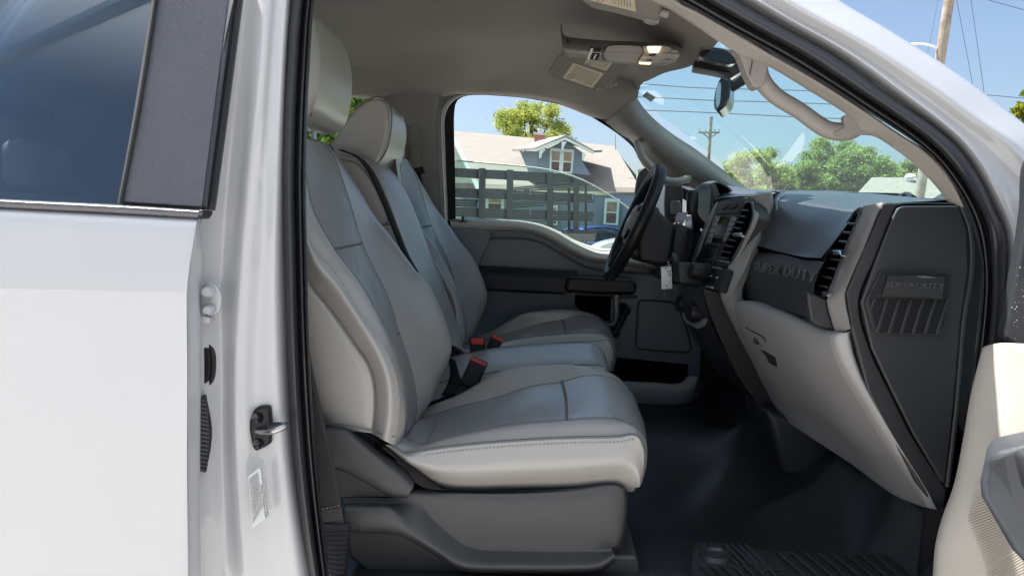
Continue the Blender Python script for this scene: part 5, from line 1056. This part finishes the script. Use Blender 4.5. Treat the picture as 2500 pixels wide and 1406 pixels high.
# ---------- foliage
def leafmat(name, col, var=.35):
    m = bpy.data.materials.new(name); m.use_nodes = True; nt = m.node_tree; nt.nodes.clear()
    out = nt.nodes.new('ShaderNodeOutputMaterial'); d = nt.nodes.new('ShaderNodeBsdfDiffuse'); tl = nt.nodes.new('ShaderNodeBsdfTranslucent')
    mx = nt.nodes.new('ShaderNodeMixShader'); mx.inputs[0].default_value = .4
    tc = nt.nodes.new('ShaderNodeTexCoord'); nz = nt.nodes.new('ShaderNodeTexNoise'); nz.inputs['Scale'].default_value = 1.2; nz.inputs['Detail'].default_value = 4
    rp = nt.nodes.new('ShaderNodeValToRGB'); rp.color_ramp.elements[0].position = .35; rp.color_ramp.elements[1].position = .65
    rp.color_ramp.elements[0].color = (col[0]*(1-var), col[1]*(1-var*.8), col[2]*(1-var), 1); rp.color_ramp.elements[1].color = (col[0]*(1+var), col[1]*(1+var*.7), col[2], 1)
    nt.links.new(tc.outputs['Object'], nz.inputs['Vector']); nt.links.new(nz.outputs[0], rp.inputs[0])
    nt.links.new(rp.outputs[0], d.inputs[0]); nt.links.new(rp.outputs[0], tl.inputs[0]); nt.links.new(d.outputs[0], mx.inputs[1]); nt.links.new(tl.outputs[0], mx.inputs[2]); nt.links.new(mx.outputs[0], out.inputs[0]); return m
bark = mat('bark', (.09, .07, .05), .9, var=.2)
def tree(label, px, ytop, ybot, wpx, Y, col, seed, n=9000, leaf=.16, clumps=60, group=None, spread=.8, name='tree', hole=0.0, wisp=.0):
    rnd = random.Random(seed)
    top = P(px, ytop, Y); bot = P(px, ybot, Y); ctr = (top+bot)/2; rx = (P(px+wpx/2, ybot, Y)-P(px, ybot, Y)).length; rz = (top.z-bot.z)/2
    base = Vector((ctr.x, Y, 0)); t = E(name, base, None, label, name.replace('_', ' '), group)
    g = [tube([base, base+Vector((.1, 0, bot.z*.6)), Vector((ctr.x+.15, Y, max(bot.z, .5))), ctr+Vector((.1, 0, rz*.3))], lambda s: .30*(1-s*.7)*min(1.4, rx/4), 10, 8)]
    cs = []
    for k in range(clumps):
        while True:
            v = Vector((rnd.uniform(-1, 1), rnd.uniform(-1, 1), rnd.uniform(-1, 1)))
            if .15 < v.length < 1: break
        v = v*(v.length**(-.35))*.93
        c = ctr+Vector((v.x*rx, v.y*rx*spread, v.z*rz)); cs.append(c)
        if k % 2 == 0:
            m_ = ctr.lerp(c, .5)+Vector((rnd.uniform(-.3, .3), 0, rnd.uniform(-.5, .1)))
            g.append(tube([Vector((ctr.x, Y, max(bot.z, .5)))+Vector((0, 0, rnd.uniform(0, rz*.8))), m_, c], lambda s: .09*(1-.8*s)*min(1.3, rx/4), 7, 5))
    O('trunk', g, bark, t)
    V, Fc = [], []
    cr_ = max(rx, rz)*(.16 if Y > 20 else .21)
    for i in range(n):
        c = rnd.choice(cs); d = Vector((rnd.gauss(0, 1), rnd.gauss(0, 1), rnd.gauss(0, .8)))*cr_*.5
        p = c+d; s = leaf*rnd.uniform(.6, 1.4)
        u = Vector((rnd.gauss(0, 1), rnd.gauss(0, 1), rnd.gauss(0, 1))).normalized(); w = u.orthogonal().normalized()
        w = (Matrix.Rotation(rnd.uniform(0, 6.28), 3, u) @ w); b = len(V)
        V += [p-u*s, p+w*s*.45, p+u*s, p-w*s*.45]; Fc.append((b, b+1, b+2, b+3))
    O('crown', (V, Fc), leafmat(label[:12], col), t, smooth=False)
    return t
tree('spreading light green tree rising behind the roof ridge and chimney of the blue house', 1298, 243, 460, 232, 56, (.33, .38, .12), 3, n=26000, leaf=.10, clumps=70)
tree('wispy yellow-green tree seen through the windshield, just right of the utility pole with the crossarm', 1850, 362, 540, 190, 60, (.30, .37, .12), 4, n=34000, leaf=.12, clumps=75)
tree('tallest bushy green tree seen through the middle of the windshield', 2055, 326, 540, 230, 64, (.24, .33, .13), 5, n=40000, leaf=.13, clumps=95)
tree('green tree seen through the windshield behind the tan garage roof', 2205, 385, 540, 160, 66, (.27, .35, .13), 6, n=24000, leaf=.13, clumps=90)
tree('low green tree at the windshield corner, right of the wooden pole', 2320, 420, 560, 130, 50, (.26, .34, .12), 8, n=14000, leaf=.11, clumps=60)
tree('greyish bare shrub low in the windshield in front of the wispy tree', 1905, 432, 540, 74, 50, (.13, .12, .09), 9, n=5000, leaf=.09, clumps=40, name='shrub')
tree('tree with yellow-green leaves at the right edge, above the white windshield pillar', 2530, 215, 330, 110, 30, (.17, .2, .03), 10, n=3500, leaf=.11, clumps=40)
tree('small green tree to the right of the blue house roof, behind the steering wheel', 1580, 405, 520, 50, 50, (.16, .2, .03), 11, n=2000, leaf=.2, clumps=25)
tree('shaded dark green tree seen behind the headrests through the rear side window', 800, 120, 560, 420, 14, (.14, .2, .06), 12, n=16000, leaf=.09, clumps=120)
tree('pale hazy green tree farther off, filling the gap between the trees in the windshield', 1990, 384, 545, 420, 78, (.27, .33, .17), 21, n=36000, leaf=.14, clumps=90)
# garage at the right
GR = E('garage', (P(2210, 460, 38).x, 38, 0), None, 'low garage with a pale tan shingle roof, right of the trees in the windshield', 'garage')
O('roof', plate([P(2085, 490, 36), P(2370, 505, 36), P(2290, 441, 40), P(2130, 440, 40)], Vector((0, .1, .15))), shing, GR, smooth=False)
ga = P(2095, 492, 36.4); gb = P(2360, 505, 36.4)
O('wall', plate([ga, gb, Vector((gb.x, 36.4, 0)), Vector((ga.x, 36.4, 0))], 7), cream, GR)
O('roof_vent', [lathe(P(2222, 438, 39.5), (0, 0, 1), [(.15, -.1), (.15, .1), (.28, .12), (.2, .25), (.03, .3)], 14)], whitel, GR)
# utility poles, lamp, wires
woodm = mat('weathered_pole', (.22, .185, .15), .9, bump=.6, bscale=20, var=.35, vscale=4)
def pole(name, a, b, r, label): 
    e = E(name, Vector((a.x, a.y, 0)), None, label, name.replace('_', ' ')); O('shaft', tube([Vector((a.x-(b.x-a.x)*.3, a.y, -.1)), a, b], r, 12, 12), woodm, e); return e
p1 = pole('utility_pole', P(2243, 490, 22), P(2326, -60, 22), .135, 'tall weathered wooden utility pole with a street lamp arm, beyond the white windshield pillar')
O('lamp_arm', tube(R(22, "2294,122 2275,113 2250,108 2222,109"), .035, 16, 6), mat('arm_metal', (.55, .57, .58), .4), p1)
O('lamp_head', ball(P(2210, 112, 22), .13, 10, (1.6, .8, .5)), whitel, p1)
p2 = pole('utility_pole', P(1728, 420, 72), P(1736, 286, 72), .17, 'distant utility pole with one crossarm, seen through the windshield')
O('crossarm', [plate(R(71.8, "1705,322 1757,322 1757,326 1705,326"), .15)], woodm, p2)
O('crossarm_brace', [tube(R(71.9, "1716,326 1731,338"), .06, 3, 5), tube(R(71.9, "1750,326 1734,338"), .06, 3, 5)], woodm, p2)
O('insulator', [lathe(P(x, 321, 71.8), (0, 0, 1), [(.05, 0), (.05, .15), (.02, .2)], 8) for x in (1708, 1722, 1745, 1755)], woodm, p2)
wirem = mat('power_wire', (.03, .035, .04), .6)
wires = [("highest of the sagging wires crossing the windshield", "1500,200 1590,207 1700,215 1850,219 1966,222 2200,232", 26, .022),
         ("middle wire of the three crossing the windshield", "1500,236 1600,239 1740,246 1900,250 2027,255 2200,262", 26, .022),
         ("lowest of the thick wires crossing the windshield", "1500,266 1587,270 1740,276 1900,284 2065,291 2250,300", 26, .022),
         ("thin wire descending just right of the lamp pole", "2325,-40 2337,10 2356,110 2375,212 2390,300", 24, .010),
         ("thin wire descending at the right, ending at the joint with the level wire", "2362,-40 2370,0 2386,110 2403,232", 24, .010),
         ("level wire running to the right edge above the white pillar", "2300,222 2403,232 2450,236 2560,247", 24, .014),
         ("faint wire falling left of the wooden lamp pole", "2296,-40 2290,0 2275,80 2262,140 2250,200", 24, .007),
         ("wire slanting across the top right corner of the sky", "2380,-12 2410,0 2500,25 2600,50", 24, .012),
         ("faint horizontal wire in front of the trees in the windshield", "1700,415 1900,418 2100,420 2300,424", 34, .012)]
for lab, s, Y, r in wires:
    O('overhead_wire', tube(R(Y, s), r*.75, 40, 5), wirem, None, label=lab, cat='wire', group='overhead wires')
